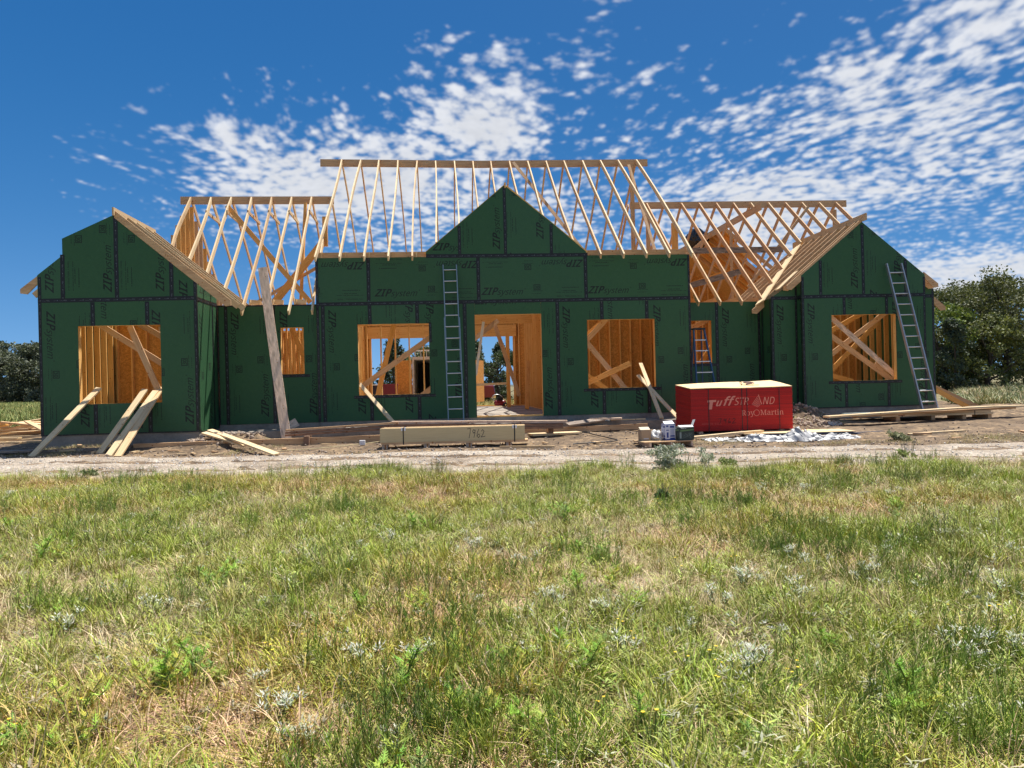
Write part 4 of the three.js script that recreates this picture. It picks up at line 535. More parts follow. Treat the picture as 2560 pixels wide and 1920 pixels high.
// ---- pallet with boxes
{
  const t = thing('pallet', 'small wooden pallet carrying boxes by the driveway', 'pallet', null, [4.48, 0.25, -15.62], 0.12);
  for (let k = 0; k < 5; k++) mesh(boardGeo([-0.58, 0.115, -0.28 + k * 0.14], [0.55 + 0.03 * (k % 2), 0.115, -0.28 + k * 0.14], 0.105, 0.02, [0, 1, 0]), [woodB, woodC, woodA][k % 3], 'deck_board', t); for (const x of [-0.45, 0, 0.45]) mesh(boardGeo([x, 0.06, -0.34], [x, 0.06, 0.34], 0.09, 0.038, [1, 0, 0]), woodWorn, 'stringer', t);
  const Y = 0.376;
  const cb = thing('cardboard_box', 'small brown cardboard box at the left end of the pallet', 'box', null, [4.07, Y, -15.68], 0.1), card = std({ color: new THREE.Color(0.36, 0.26, 0.17) }); mesh(boxGeo(-0.105, 0.105, 0, 0.225, -0.1, 0.1), card, 'carton', cb); mesh(boardGeo([-0.107, 0.245, 0.0], [0.107, 0.245, 0.0], 0.13, 0.006, [0, 0.9, 0.45]), std({ color: new THREE.Color(0.62, 0.52, 0.38) }), 'flap', cb); mesh(boxGeo(-0.06, 0.05, 0.03, 0.055, 0.1, 0.1025), std({ color: new THREE.Color(0.5, 0.5, 0.52) }), 'sticker', cb);
  const g = new THREE.IcosahedronGeometry(0.12, 5), p = g.attributes.position; for (let i = 0; i < p.count; i++) { const v = new THREE.Vector3().fromBufferAttribute(p, i), s = 1 + 0.35 * vn(v.x * 16 + 3, v.y * 16 + v.z * 11) + 0.16 * vn(v.x * 40, v.z * 40 + v.y * 30); p.setXYZ(i, v.x * s * 1.05, Math.max(-0.09, v.y * s), v.z * s); } const g2 = g; g2.computeVertexNormals(); const bag = mesh(g2, film, 'plastic_bag'); bag.position.set(4.29, Y + 0.09, -15.62); tag(bag, 'crumpled white plastic bag between the boxes on the pallet', 'bag');
  const bt = canvasTex(256, 512, (c, w, h) => { c.fillStyle = '#c9cbd6'; c.fillRect(0, 0, w, h); c.fillStyle = '#2a3f86'; c.fillRect(0, 0, w, 26); c.fillRect(20, 40, 60, 52); c.fillRect(120, 60, 110, 60); c.fillRect(30, 260, 50, 170); c.fillRect(120, 360, 120, 44); c.fillRect(120, 430, 120, 40); c.fillStyle = '#5566a0'; for (let y = 150; y < 350; y += 22) c.fillRect(125, y, 100, 8); c.fillStyle = '#2a3f86'; c.fillRect(0, 470, 256, 42); c.fillRect(20, 180, 70, 26); });
  const bx = thing('blue_white_box', 'tall open blue and white carton on the pallet', 'box', null, [4.55, Y, -15.6], 0.15); mesh(boxGeo(-0.11, 0.11, 0, 0.335, -0.1, 0.1), std({ map: bt, roughness: 0.6 }), 'carton', bx); mesh(boardGeo([-0.1, 0.35, 0.02], [0.11, 0.36, 0.02], 0.14, 0.005, [0, 0.85, 0.5]), std({ color: new THREE.Color(0.82, 0.82, 0.84) }), 'flap', bx);
  const gt = canvasTex(512, 384, (c, w, h) => { c.fillStyle = '#2b352e'; c.fillRect(0, 0, w, h); c.fillStyle = '#5c7a4a'; c.beginPath(); c.moveTo(40, 90); c.lineTo(500, 60); c.lineTo(500, 100); c.lineTo(40, 132); c.fill(); c.strokeStyle = '#7d8a86'; c.lineWidth = 5; const r = rng(2); for (let i = 0; i < 22; i++) { c.globalAlpha = 0.5; c.beginPath(); c.moveTo(80 + r() * 400, 150 + r() * 60); c.lineTo(60 + r() * 420, 250 + r() * 110); c.stroke(); } c.globalAlpha = 1; c.fillStyle = '#8b958f'; c.fillRect(20, 150, 60, 180); c.fillStyle = '#c8cec6'; c.fillRect(60, 30, 120, 18); c.fillRect(190, 34, 60, 12); });
  const gx = thing('green_box', 'dark green open carton with raised flap on the pallet', 'box', null, [4.86, Y, -15.52], 0.12); mesh(boxGeo(-0.165, 0.165, 0, 0.27, -0.12, 0.12), std({ map: gt, roughness: 0.5 }), 'carton', gx); const wf = std({ color: new THREE.Color(0.66, 0.66, 0.64) }); mesh(boardGeo([-0.15, 0.285, 0.08], [0.16, 0.285, 0.08], 0.11, 0.005, [0, 0.95, 0.3]), wf, 'flap', gx); mesh(boardGeo([0.165, 0.27, 0], [0.225, 0.41, 0.0], 0.2, 0.005, [0.9, -0.35, 0.2]), wf, 'flap', gx);
}
// ---- lumber at the right wing
{
  const t = thing('lumber_bundle', 'flat bundle of pale boards on blocks before the right wing', 'lumber bundle', null, [12.6, 0.53, -18.85], -0.02);
  for (let j = 0; j < 2; j++) for (let k = 0; k < 5; k++) mesh(boardGeo([-1.5 + 0.05 * ((k * 7 + j) % 3), j * 0.055 + 0.025, -0.07 - k * 0.145], [1.5 - 0.06 * ((k * 5 + j) % 3), j * 0.055 + 0.025, -0.07 - k * 0.145], 0.14, 0.05, [0, 1, 0]), [woodA, woodB, woodC][(k + j) % 3], 'board', t);
  for (const x of [-0.95, 1.0]) mesh(boxGeo(x - 0.01, x + 0.01, -0.003, 0.113, 0.001, 0.004), black, 'strap', t); mesh(boxGeo(-1.05, -0.88, 0.03, 0.10, 0.002, 0.006), std({ color: new THREE.Color(0.25, 0.02, 0.02) }), 'paint_mark', t);
  for (const x of [11.55, 12.5, 13.35, 14.05]) { const b = mesh(uvBox(boxGeo(x - 0.05, x + 0.05, 0.30, 0.528, -19.5, -18.88), 0.8), woodC, 'support_block'); tag(b, 'wood block under the flat bundle before the right wing', 'block', 'blocks under the right bundle'); }
  loose('long_plank', 'long bowed pale plank lying over the flat bundle at the right wing', [9.15, 0.63, -17.95], [15.35, 0.70, -19.25], 0.24, 0.045, woodA, [0, 1, 0], null, 0.03, 'plank');
  loose('long_plank', 'brown lower plank under the long bowed plank at the right wing', [10.0, 0.60, -18.25], [15.0, 0.655, -19.3], 0.22, 0.04, woodC, [0, 1, 0], null, 0.01, 'plank');
  const sh = mesh(uvBox(boxGeo(-1.2, 1.2, 0, 0.02, -0.3, 0.3)), std({ color: new THREE.Color(0.30, 0.36, 0.34), roughness: 0.6 }), 'siding_sheet'); sh.position.set(11.7, 0.60, -19.55); sh.rotation.y = 0.1; tag(sh, 'grey green panel lying between the flat bundle and the right wing', 'panel');
  loose('wall_brace', 'upper orange brace running from the right wing wall to the ground', [13.72, 1.86, -22.8], [17.0, 0.52, -23.4], 0.14, 0.038, woodC, [0, 0, 1], 'braces on the right wall', 0, 'brace'); loose('wall_brace', 'lower orange brace running from the right wing wall to the ground', [13.72, 1.62, -21.9], [16.2, 0.50, -22.6], 0.14, 0.038, woodD, [0, 0, 1], 'braces on the right wall', 0, 'brace');
}
// ---- scrap pile left of the house
{
  const r = rng(91), lab = 'board in the jumbled scrap lumber pile left of the house', grp = 'boards in the scrap lumber pile';
  for (let k = 0; k < 34; k++) { const lay = Math.floor(k / 7), x = -11.9 + (r() - 0.5) * 2.2, z = -21.6 - r() * 3.2, a = (r() - 0.5) * (k < 21 ? 0.5 : 1.8), l = 1.0 + r() * 1.6, y = 0.52 + lay * 0.075 + r() * 0.02, tilt = k < 21 ? 0.02 : (r() - 0.5) * 0.35; tag(board(null, 'scrap_board', [x - Math.cos(a) * l / 2, y - tilt * l / 2, z - Math.sin(a) * l / 2], [x + Math.cos(a) * l / 2, y + tilt * l / 2, z + Math.sin(a) * l / 2], 0.09 + 0.05 * (k % 2), 0.04, [woodA, woodB, woodC, woodD, woodC][k % 5], [r() * 0.4 - 0.2, 1, r() * 0.4 - 0.2], 0, 1), lab, 'board', grp); }
  for (let k = 0; k < 8; k++) { const x = -11.6 + (r() - 0.5) * 1.5, z = -19.6 - r() * 1.2, a = (r() - 0.5) * 0.5; tag(board(null, 'scrap_board', [x - 0.9, 0.47 + 0.04 * (k % 3), z - a], [x + 0.9, 0.47 + 0.05 * (k % 3), z + a], 0.12, 0.038, [woodA, woodB][k % 2], [0, 1, 0], 0, 1), 'pale board lying loose in front of the scrap pile left of the house', 'board', 'loose boards before the scrap pile'); }
}
// ---- small offcuts, cords and clods on the dirt
{
  const r = rng(55); for (let k = 0; k < 46; k++) { const x = -9 + r() * 22, z = driveFar(x) - 0.25 - r() * 1.6, a = r() * 3.1, l = 0.08 + r() * 0.35; if (Math.abs(x - 4.5) < 0.8 || (x > 5.2 && x < 9.4) || (x > -1.6 && x < 1.9)) continue; const y = gy(x, z) + 0.055; tag(board(null, 'wood_offcut', [x - Math.cos(a) * l / 2, y, z - Math.sin(a) * l / 2], [x + Math.cos(a) * l / 2, y, z + Math.sin(a) * l / 2], 0.04 + r() * 0.05, 0.02 + 0.018 * (k % 2), [woodA, woodB, woodC][k % 3], [0, 1, 0], 0, 1), 'small wood offcut lying on the dirt beside the driveway', 'offcut', 'wood offcuts on the dirt'); }
  const P = (pts) => pts.map(([x, z]) => new THREE.Vector3(x, gy(x, z) + 0.06, z));
  tag(mesh(tubeGeo(P([[3.0, -18.35], [3.25, -18.1], [3.4, -17.6], [3.58, -17.0], [3.62, -16.3], [3.2, -16.15], [2.64, -16.1]]), 0.013, 0.013, 5, 40), black, 'rubber_hose'), 'thin black hose snaking over the dirt left of the pallet', 'hose');
  tag(mesh(tubeGeo(P([[-1.55, -17.7], [-1.75, -17.5], [-2.2, -17.2], [-2.8, -16.9], [-3.6, -16.7]]), 0.009, 0.009, 5, 30), std({ color: new THREE.Color(0.6, 0.5, 0.28) }), 'nylon_rope'), 'thin yellow rope on the dirt left of the 7962 bundle', 'rope');
  const wb = mesh(uvBox(new THREE.BoxGeometry(0.12, 0.10, 0.1, 2, 2, 2)), std({ color: new THREE.Color(0.72, 0.72, 0.74) }), 'white_block'); wb.position.set(-1.9, 0.39, -17.4); tag(wb, 'small white block lying left of the 7962 bundle', 'block');
  tag(board(null, 'porch_scrap', [-4.0, 0.66, -19.6], [-3.75, 0.80, -19.7], 0.22, 0.02, woodWorn, [0.6, 0.5, 0.4], 0, 1), 'small worn board scrap tipped on the porch by the tall plank', 'offcut');
  const st = []; const ig = new THREE.IcosahedronGeometry(1, 0), ip = ig.attributes.position; for (let i = 0; i < ip.count; i++) { const k = 1 + 0.3 * vn(ip.getX(i) * 3 + 1, ip.getY(i) * 3 + ip.getZ(i)); ip.setXYZ(i, ip.getX(i) * k, ip.getY(i) * k * 0.7, ip.getZ(i) * k); } ig.computeVertexNormals();
  const N = 9000, im = new THREE.InstancedMesh(ig, std({ color: 0xffffff, roughness: 1 }), N), M = new THREE.Matrix4(), Q = new THREE.Quaternion(), c = new THREE.Color();
  for (let k = 0; k < N; k++) { const x = -17 + r() * 38, t = r(), z = lerp(driveNear(x), driveFar(x), t), s = 0.005 + 0.016 * Math.pow(r(), 4); Q.setFromEuler(new THREE.Euler(r() * 6, r() * 6, r() * 6)); M.compose(new THREE.Vector3(x, gy(x, z) + 0.045 + s * 0.3, z), Q, new THREE.Vector3(s, s, s)); im.setMatrixAt(k, M); const v = 0.42 + r() * 0.28; c.setRGB(v * 1.04, v * 0.98, v * 0.9); im.setColorAt(k, c); }
  im.castShadow = im.receiveShadow = true; top(im, 'gravel'); im.userData = { kind: 'stuff', label: 'pale loose gravel stones on the driveway', category: 'gravel' };
  const N2 = 5200, cm = new THREE.InstancedMesh(ig, std({ color: 0xffffff, roughness: 1 }), N2);
  for (let k = 0; k < N2; k++) { const x = -13 + r() * 32; let z = driveFar(x) - 0.05 - r() * r() * 4.5, s = 0.006 + 0.024 * Math.pow(r(), 4); if (k < 1100) { const m = MOUNDS[k % 3]; const a = r() * 6.28, d = Math.sqrt(r()) * 1.2; const xx = m[0] + Math.cos(a) * m[2] * d, zz = m[1] + Math.sin(a) * m[3] * d; M.makeTranslation(0, 0, 0); Q.setFromEuler(new THREE.Euler(r() * 6, r() * 6, r() * 6)); s = 0.012 + 0.05 * Math.pow(r(), 3); M.compose(new THREE.Vector3(xx, gy(xx, zz) + 0.04, zz), Q, new THREE.Vector3(s, s, s)); } else { Q.setFromEuler(new THREE.Euler(r() * 6, r() * 6, r() * 6)); M.compose(new THREE.Vector3(x, gy(x, z) + 0.04, z), Q, new THREE.Vector3(s, s, s)); } cm.setMatrixAt(k, M); const v = 0.24 + r() * 0.16; c.setRGB(v * 1.15, v * 0.9, v * 0.68); cm.setColorAt(k, c); }
  cm.castShadow = cm.receiveShadow = true; top(cm, 'dirt_clods'); cm.userData = { kind: 'stuff', label: 'brown dirt clods strewn over the bare ground', category: 'dirt' };
}
// ---- ladders
function railGeo(a, b, w, t, th) { return boardGeo(a, b, w, t, th, 0, 1); }
{
  const t = thing('straight_ladder', 'long grey aluminium ladder leaning on the right wing beside its window', 'ladder'), a0 = V([12.56, 0.66, -19.42]), a1 = V([12.085, 4.66, -20.13]), w = V([0.425, 0, 0]);
  for (const k of [0, 1]) mesh(railGeo(a0.clone().addScaledVector(w, k).toArray(), a1.clone().addScaledVector(w, k).toArray(), 0.085, 0.032, [1, 0.1, 0]), metalDull, 'side_rail', t);
  for (let i = 0; i < 13; i++) { const s = 0.055 + i * 0.0735, p = a0.clone().lerp(a1, s); mesh(tubeGeo([p.clone().addScaledVector(w, 0.02), p.clone().addScaledVector(w, 0.5), p.clone().addScaledVector(w, 0.98)], 0.018, 0.018, 6, 2), metal, 'rung', t); }
}
{
  const t = thing('extension_ladder', 'tall aluminium extension ladder leaning beside the doorway', 'ladder'), a0 = V([0.03, 0.64, -19.45]), a1 = V([-0.03, 4.76, -20.11]), w = V([0.385, 0, 0]), blue = std({ color: new THREE.Color(0.20, 0.27, 0.31), roughness: 0.5, metalness: 0.6 });
  const seg = (s0, s1, off, wd) => { const d = V([0, 0, off]), e = (1 - wd) / 2; for (const k of [e, 1 - e]) mesh(railGeo(a0.clone().lerp(a1, s0).add(d).addScaledVector(w, k).toArray(), a0.clone().lerp(a1, s1).add(d).addScaledVector(w, k).toArray(), 0.07, 0.028, [1, 0, 0]), blue, 'side_rail', t); for (let s = Math.ceil(s0 * 13.7) / 13.7 + 0.02; s < s1 - 0.01; s += 1 / 13.7) { const p = a0.clone().lerp(a1, s).add(d); mesh(tubeGeo([p.clone().addScaledVector(w, e), p.clone().addScaledVector(w, 0.5), p.clone().addScaledVector(w, 1 - e)], 0.016, 0.016, 6, 2), metal, 'rung', t); } };
  seg(0, 0.66, 0.05, 1.0); seg(0.33, 1, -0.02, 0.9);
}
{
  const t = thing('step_ladder', 'blue fibreglass stepladder standing in the recess behind the red stack', 'stepladder'), blue = std({ color: new THREE.Color(0.02, 0.075, 0.16), roughness: 0.4 });
  const L0 = [6.50, 0.64, -19.5], L1 = [6.655, 2.96, -20.2], R0 = [7.10, 0.64, -19.5], R1 = [6.94, 2.96, -20.2];
  mesh(railGeo(L0, L1, 0.075, 0.03, [1, 0, 0]), blue, 'front_rail', t); mesh(railGeo(R0, R1, 0.075, 0.03, [1, 0, 0]), blue, 'front_rail', t);
  mesh(railGeo([6.60, 0.64, -20.6], [6.70, 2.94, -20.3], 0.05, 0.025, [1, 0, 0]), blue, 'back_rail', t); mesh(railGeo([7.0, 0.64, -20.6], [6.90, 2.94, -20.3], 0.05, 0.025, [1, 0, 0]), blue, 'back_rail', t);
  for (let i = 1; i < 8; i++) { const s = i / 8, p = V(L0).lerp(V(L1), s), q = V(R0).lerp(V(R1), s); mesh(boardGeo(p.toArray(), q.toArray(), 0.075, 0.025, [0, 1, 0]), metal, 'step', t); }
  mesh(boxGeo(6.63, 6.965, 2.955, 3.0, -20.34, -20.14), black, 'top_cap', t);
}
// ---- black bundle on the rear roof
{ const g = new THREE.IcosahedronGeometry(0.42, 5), p = g.attributes.position; for (let i = 0; i < p.count; i++) { const v = new THREE.Vector3().fromBufferAttribute(p, i), s = 1 + 0.22 * vn(v.x * 5 + 2, v.y * 5 + v.z * 4) + 0.1 * vn(v.x * 14, v.z * 14 + v.y * 9); p.setXYZ(i, v.x * s, v.y * s * 1.05, v.z * s); } g.computeVertexNormals(); const b = mesh(g, std({ color: new THREE.Color(0.012, 0.013, 0.015), roughness: 0.22 }), 'black_bundle'); b.position.set(10.15, 7.30, -30.2); tag(b, 'shiny black plastic bundle on the rear roof behind the rafters', 'bundle'); }
// ---- behind the house, seen through the openings
{
  const t = thing('cargo_trailer', 'white enclosed cargo trailer with plywood lined doors open behind the house', 'trailer', null, [0, 0.45, -32.6]), white = std({ color: new THREE.Color(0.62, 0.61, 0.58), roughness: 0.5 }), dark = std({ color: new THREE.Color(0.04, 0.04, 0.04) });
  const x0 = -1.42, x1 = 1.24; mesh(boxGeo(x0, x1, 2.3, 2.42, -5, 0), white, 'roof', t); mesh(boxGeo(x0, x0 + 0.08, 0.45, 2.3, -5, 0), white, 'side_wall', t); mesh(boxGeo(x1 - 0.08, x1, 0.45, 2.3, -5, 0), white, 'side_wall', t); mesh(boxGeo(x0 + 0.08, x1 - 0.08, 0.45, 2.3, -5, -4.9), dark, 'front_wall', t); mesh(boxGeo(x0, x1, 0.36, 0.45, -5, 0), dark, 'floor', t);
  const dl = mesh(uvBox(boxGeo(-0.72, 0, 0, 1.78, -0.03, 0)), osb, 'door', t); dl.position.set(x0 - 0.02, 0.5, 0.05); dl.rotation.y = -0.25; const d2 = mesh(uvBox(boxGeo(0, 1.2, 0, 1.78, -0.03, 0)), osb, 'door', t); d2.position.set(x1 + 0.02, 0.45, 0.1); d2.rotation.y = 1.25;
  const rk = part('roof_rack', t); for (const z of [-0.1, -0.5]) mesh(boxGeo(x0 + 0.1, x1 - 0.1, 2.68, 2.72, z - 0.03, z + 0.03), white, 'rail', rk); for (let x = x0 + 0.12; x < x1; x += 0.24) mesh(boxGeo(x, x + 0.03, 2.42, 2.68, -0.12, -0.08), white, 'post', rk);
  for (const x of [x0 - 0.02, x1 - 0.2]) for (const z of [-2.2, -3.1]) { const wl = mesh(new THREE.CylinderGeometry(0.34, 0.34, 0.22, 24), std({ color: new THREE.Color(0.02, 0.02, 0.02) }), 'wheel', t); wl.rotation.z = Math.PI / 2; wl.position.set(x + 0.1, 0.34, z); }
}
{
  const t = thing('pickup_truck', 'red pickup truck parked beyond the house seen through the doorway', 'truck', null, [1.9, 0.45, -44], 0.05), red = new THREE.MeshPhysicalMaterial({ color: new THREE.Color(0.22, 0.008, 0.03), roughness: 0.35, clearcoat: 0.8 }), chrome = std({ color: new THREE.Color(0.8, 0.8, 0.82), roughness: 0.2, metalness: 0.9 }), tyre = std({ color: new THREE.Color(0.015, 0.015, 0.015) });
  const s = new THREE.Shape([[-4.6, 0.5], [0.62, 0.5], [0.72, 0.75], [0.66, 1.08], [-0.9, 1.2], [-1.5, 1.78], [-2.9, 1.8], [-3.1, 1.25], [-4.6, 1.22]].map(([x, y]) => new THREE.Vector2(x, y))), g = new THREE.ExtrudeGeometry(s, { depth: 1.8, bevelEnabled: true, bevelSize: 0.05, bevelThickness: 0.06, bevelSegments: 2 }); g.translate(0, 0, -0.9); mesh(g, red, 'body', t);
  const gl = new THREE.Shape([[-1.02, 1.24], [-1.52, 1.70], [-2.8, 1.72], [-2.95, 1.26]].map(([x, y]) => new THREE.Vector2(x, y))), gg = new THREE.ExtrudeGeometry(gl, { depth: 1.94, bevelEnabled: false }); gg.translate(0, 0, -0.97); mesh(gg, std({ color: new THREE.Color(0.02, 0.025, 0.03), roughness: 0.1 }), 'windows', t);
  mesh(boxGeo(0.55, 0.80, 0.42, 0.62, -0.95, 0.95), chrome, 'bumper', t); mesh(boxGeo(0.58, 0.73, 0.72, 0.92, 0.5, 0.93), chrome, 'headlight', t); mesh(boxGeo(0.58, 0.73, 0.72, 0.92, -0.93, -0.5), chrome, 'headlight', t);
  for (const x of [-0.25, -3.7]) for (const z of [0.88, -0.88]) { const w = part('wheel', t); w.position.set(x, 0.37, z); w.rotation.x = Math.PI / 2; mesh(new THREE.CylinderGeometry(0.38, 0.38, 0.25, 28), tyre, 'tyre', w); mesh(new THREE.CylinderGeometry(0.22, 0.22, 0.27, 20), chrome, 'rim', w); }
}
{
  const t = thing('air_compressor', 'small dark red air compressor on the slab inside the doorway', 'compressor', null, [2.02, 0.77, -29.3], 0.25), red = std({ color: new THREE.Color(0.20, 0.01, 0.02), roughness: 0.4 });
  const g = new THREE.CapsuleGeometry(0.11, 0.26, 8, 18); g.rotateZ(Math.PI / 2); g.translate(0, 0.15, 0); mesh(g, red, 'tank', t); mesh(boxGeo(-0.1, 0.1, 0.25, 0.36, -0.07, 0.07), black, 'motor', t); mesh(tubeGeo([[-0.2, 0.16, 0], [-0.3, 0.4, 0], [-0.05, 0.47, 0], [0.16, 0.3, 0]], 0.013, 0.013, 6, 16), metal, 'handle', t); for (const z of [-0.12, 0.12]) { const w = mesh(new THREE.TorusGeometry(0.06, 0.022, 8, 18), black, 'wheel', t); w.position.set(0.17, 0.082, z); } mesh(tubeGeo([[0.1, 0.3, 0.08], [0.3, 0.2, 0.2], [0.5, 0.02, 0.3], [0.2, 0.02, 0.5], [-0.4, 0.02, 0.5]], 0.012, 0.012, 5, 24), std({ color: new THREE.Color(0.6, 0.42, 0.2) }), 'air_hose', t);
}
{
  const st = thing('sheet_stack', 'stack of brown panels behind the house carrying two plastic tubs', 'panel stack', null, [-2.45, 0.44, -31.9]); for (let k = 0; k < 10; k++) mesh(uvBox(boxGeo(-0.75, 0.75 - 0.01 * (k % 3), k * 0.084, k * 0.084 + 0.08, -0.6, 0.4)), osb, 'panel', st);
  const tub = (name, label, x, w, col, lid) => { const t = thing(name, label, 'tub', null, [x, 1.284, -31.75]); const g = new THREE.BoxGeometry(w, 0.42, 0.5, 1, 1, 1), p = g.attributes.position; for (let i = 0; i < p.count; i++) if (p.getY(i) < 0) { p.setX(i, p.getX(i) * 0.88); p.setZ(i, p.getZ(i) * 0.88); } g.translate(0, 0.21, 0); g.computeVertexNormals(); mesh(g, std({ color: col, roughness: 0.45 }), 'tub_body', t); mesh(boxGeo(-w / 2 - 0.02, w / 2 + 0.02, 0.42, 0.47, -0.27, 0.27), std({ color: lid, roughness: 0.45 }), 'lid', t); };
  tub('blue_cooler', 'dark blue cooler with white lid seen through the window left of the doorway', -2.84, 0.36, new THREE.Color(0.01, 0.015, 0.05), new THREE.Color(0.75, 0.76, 0.78)); tub('red_tub', 'maroon plastic tub seen through the window left of the doorway', -2.30, 0.62, new THREE.Color(0.16, 0.008, 0.03), new THREE.Color(0.2, 0.02, 0.05));
}
// ---------------------------------------------------------------- trees
const barkMat = std({ map: dataTex(128, 256, (u, v) => { const n = 0.26 + 0.16 * tn(u, (v * 0.4) % 1, 18, 3); return [n * 1.1, n * 0.98, n * 0.85]; }), roughness: 1 });
const leafMat = (r, g, b) => new THREE.MeshPhysicalMaterial({ color: 0xffffff, vertexColors: true, roughness: 0.8, side: THREE.DoubleSide, transmission: 0.35, thickness: 0 });
const LEAF = leafMat();
function leafCloud(clumps, nPer, size, cols, seed, droop = 0) { // small bent leaf faces scattered through clump volumes
  const r = rng(seed), pos = [], col = [], nor = []; const A = new THREE.Vector3(), Bv = new THREE.Vector3(), C = new THREE.Vector3(), N = new THREE.Vector3();
  for (const [cx, cy, cz, rx, ry, rz, dens = 1, tint = 0] of clumps) { const n = Math.round(nPer * dens);
    for (let k = 0; k < n; k++) { let x, y, z; do { x = r() * 2 - 1; y = r() * 2 - 1; z = r() * 2 - 1; } while (x * x + y * y + z * z > 1 || (x * x + y * y + z * z < 0.2 && r() < 0.6)); const hole = vn((cx + x * rx) * 1.4 / (size * 8), (cy + y * ry) * 1.4 / (size * 8) + (cz + z * rz) * 0.9); if (hole < -0.16) continue;
      const px = cx + x * rx, py = cy + y * ry, pz = cz + z * rz, s = size * (0.6 + r() * 0.8), th = r() * 6.283, ph = Math.acos(2 * r() - 1); A.set(Math.sin(ph) * Math.cos(th), Math.cos(ph) * (1 - droop) - droop, Math.sin(ph) * Math.sin(th)).normalize(); Bv.set(r() - 0.5, r() - 0.5, r() - 0.5).cross(A).normalize(); C.crossVectors(A, Bv);
      const c = cols[Math.floor(r() * cols.length)], m = (0.75 + r() * 0.5) * (1 + tint), q = [[A.x, A.y, A.z, 0.9], [0, 0, 0, 0]]; const w = s * 0.36;
      const p0 = [px, py, pz], p1 = [px + A.x * s * 0.55 + Bv.x * w, py + A.y * s * 0.55 + Bv.y * w, pz + A.z * s * 0.55 + Bv.z * w], p2 = [px + A.x * s + C.x * s * 0.15, py + A.y * s + C.y * s * 0.15, pz + A.z * s + C.z * s * 0.15], p3 = [px + A.x * s * 0.55 - Bv.x * w, py + A.y * s * 0.55 - Bv.y * w, pz + A.z * s * 0.55 - Bv.z * w];
      for (const P of [p0, p1, p2, p0, p2, p3]) { pos.push(...P); col.push(c[0] * m, c[1] * m, c[2] * m); } } }
  const g = new THREE.BufferGeometry(); g.setAttribute('position', new THREE.Float32BufferAttribute(pos, 3)); g.setAttribute('color', new THREE.Float32BufferAttribute(col, 3)); g.computeVertexNormals(); return g;
}
function broadTree(name, label, group, x, z, H, W, seed, o = {}) {
  const r = rng(seed), y0 = gy(x, z) - 0.05, t = thing(name, label, 'tree', group, [x, y0, z]), clumps = [], tr = [];
  const base = [[0, 0, 0], [0.1 * W * (r() - 0.5), H * 0.2, 0.05], [0.25 * W * (r() - 0.5), H * 0.45, 0.1 * W * (r() - 0.5)], [0.3 * W * (r() - 0.5), H * 0.72, 0.1 * W * (r() - 0.5)]]; tr.push(tubeGeo(base, 0.035 * H, 0.012 * H, 8, 10));
  const nb = o.limbs || 11; for (let k = 0; k < nb; k++) { const f = 0.18 + 0.6 * (k / nb), a = k * 2.4 + r() * 1.2, c = new THREE.CatmullRomCurve3(base.map(V)).getPoint(Math.min(1, f / 0.72)), l = W * 0.5 * (0.75 + 0.4 * r()) * (f > 0.6 ? 0.75 : 1), up2 = H * (0.12 + 0.2 * r()); const e = [c.x + Math.cos(a) * l, Math.min(H * 0.95, c.y + up2), c.z + Math.sin(a) * l * 0.8], m = [lerp(c.x, e[0], 0.5), lerp(c.y, e[1], 0.35), lerp(c.z, e[2], 0.5)]; tr.push(tubeGeo([c.toArray(), m, e], 0.014 * H, 0.003 * H, 6, 6));
    for (const [p, s] of [[e, 1], [[lerp(c.x, e[0], 0.65), lerp(c.y, e[1], 0.75) + 0.1, lerp(c.z, e[2], 0.65)], 0.9]]) clumps.push([p[0], p[1], p[2], W * 0.17 * s * (0.8 + 0.5 * r()), H * 0.10 * s * (0.8 + 0.5 * r()), W * 0.17 * s, 1, (r() - 0.5) * 0.3]); }
  for (let k = 0; k < (o.top || 9); k++) { const a = k * 2.4, d = Math.sqrt((k + 0.5) / 9) * W * 0.42; clumps.push([Math.cos(a) * d, H * (0.97 - 0.22 * (d / (W * 0.42)) ** 2 - 0.06 * r()), Math.sin(a) * d, W * 0.15, H * 0.07, W * 0.15, 0.9, (r() - 0.5) * 0.3]); }
  for (let k = 0; k < (o.skirt || 0); k++) { const a = r() * 6.28, d = W * 0.42 * Math.sqrt(r()); clumps.push([Math.cos(a) * d, H * (0.10 + 0.22 * r()), Math.sin(a) * d, W * 0.16, H * 0.12, W * 0.16, 0.9, -0.1]); }
  mesh(mergeGeometries(tr), barkMat, 'trunk', t); const cr = mesh(leafCloud(clumps, o.n || 420, o.leaf || 0.16, o.cols || [[0.11, 0.125, 0.028], [0.135, 0.15, 0.032], [0.08, 0.10, 0.025], [0.17, 0.18, 0.036]], seed * 7 + 1), LEAF, 'crown', t); return t;
}
function conifer(name, label, group, x, z, H, W, seed, o = {}) {
  const r = rng(seed), y0 = gy(x, z) - 0.05, t = thing(name, label, 'tree', group, [x, y0, z]), cl = []; mesh(tubeGeo([[0, 0, 0], [0.02, H * 0.5, 0], [0, H * 0.96, 0]], 0.022 * H, 0.004 * H, 7, 6), barkMat, 'trunk', t);
  for (let k = 0; k < 34; k++) { const f = 0.06 + 0.92 * (k / 33), a = k * 2.4 + r(), d = W * 0.36 * (1 - f * 0.86) * (0.7 + 0.6 * r()); cl.push([Math.cos(a) * d, H * f, Math.sin(a) * d, W * 0.19 * (1 - 0.7 * f) + 0.06, H * 0.065, W * 0.19 * (1 - 0.7 * f) + 0.06, 1, (r() - 0.5) * 0.35]); }
  mesh(leafCloud(cl, o.n || 230, o.leaf || 0.17, o.cols || [[0.045, 0.075, 0.03], [0.06, 0.09, 0.032], [0.036, 0.06, 0.026], [0.08, 0.11, 0.036]], seed * 3 + 5, 0), LEAF, 'crown', t); return t;
}
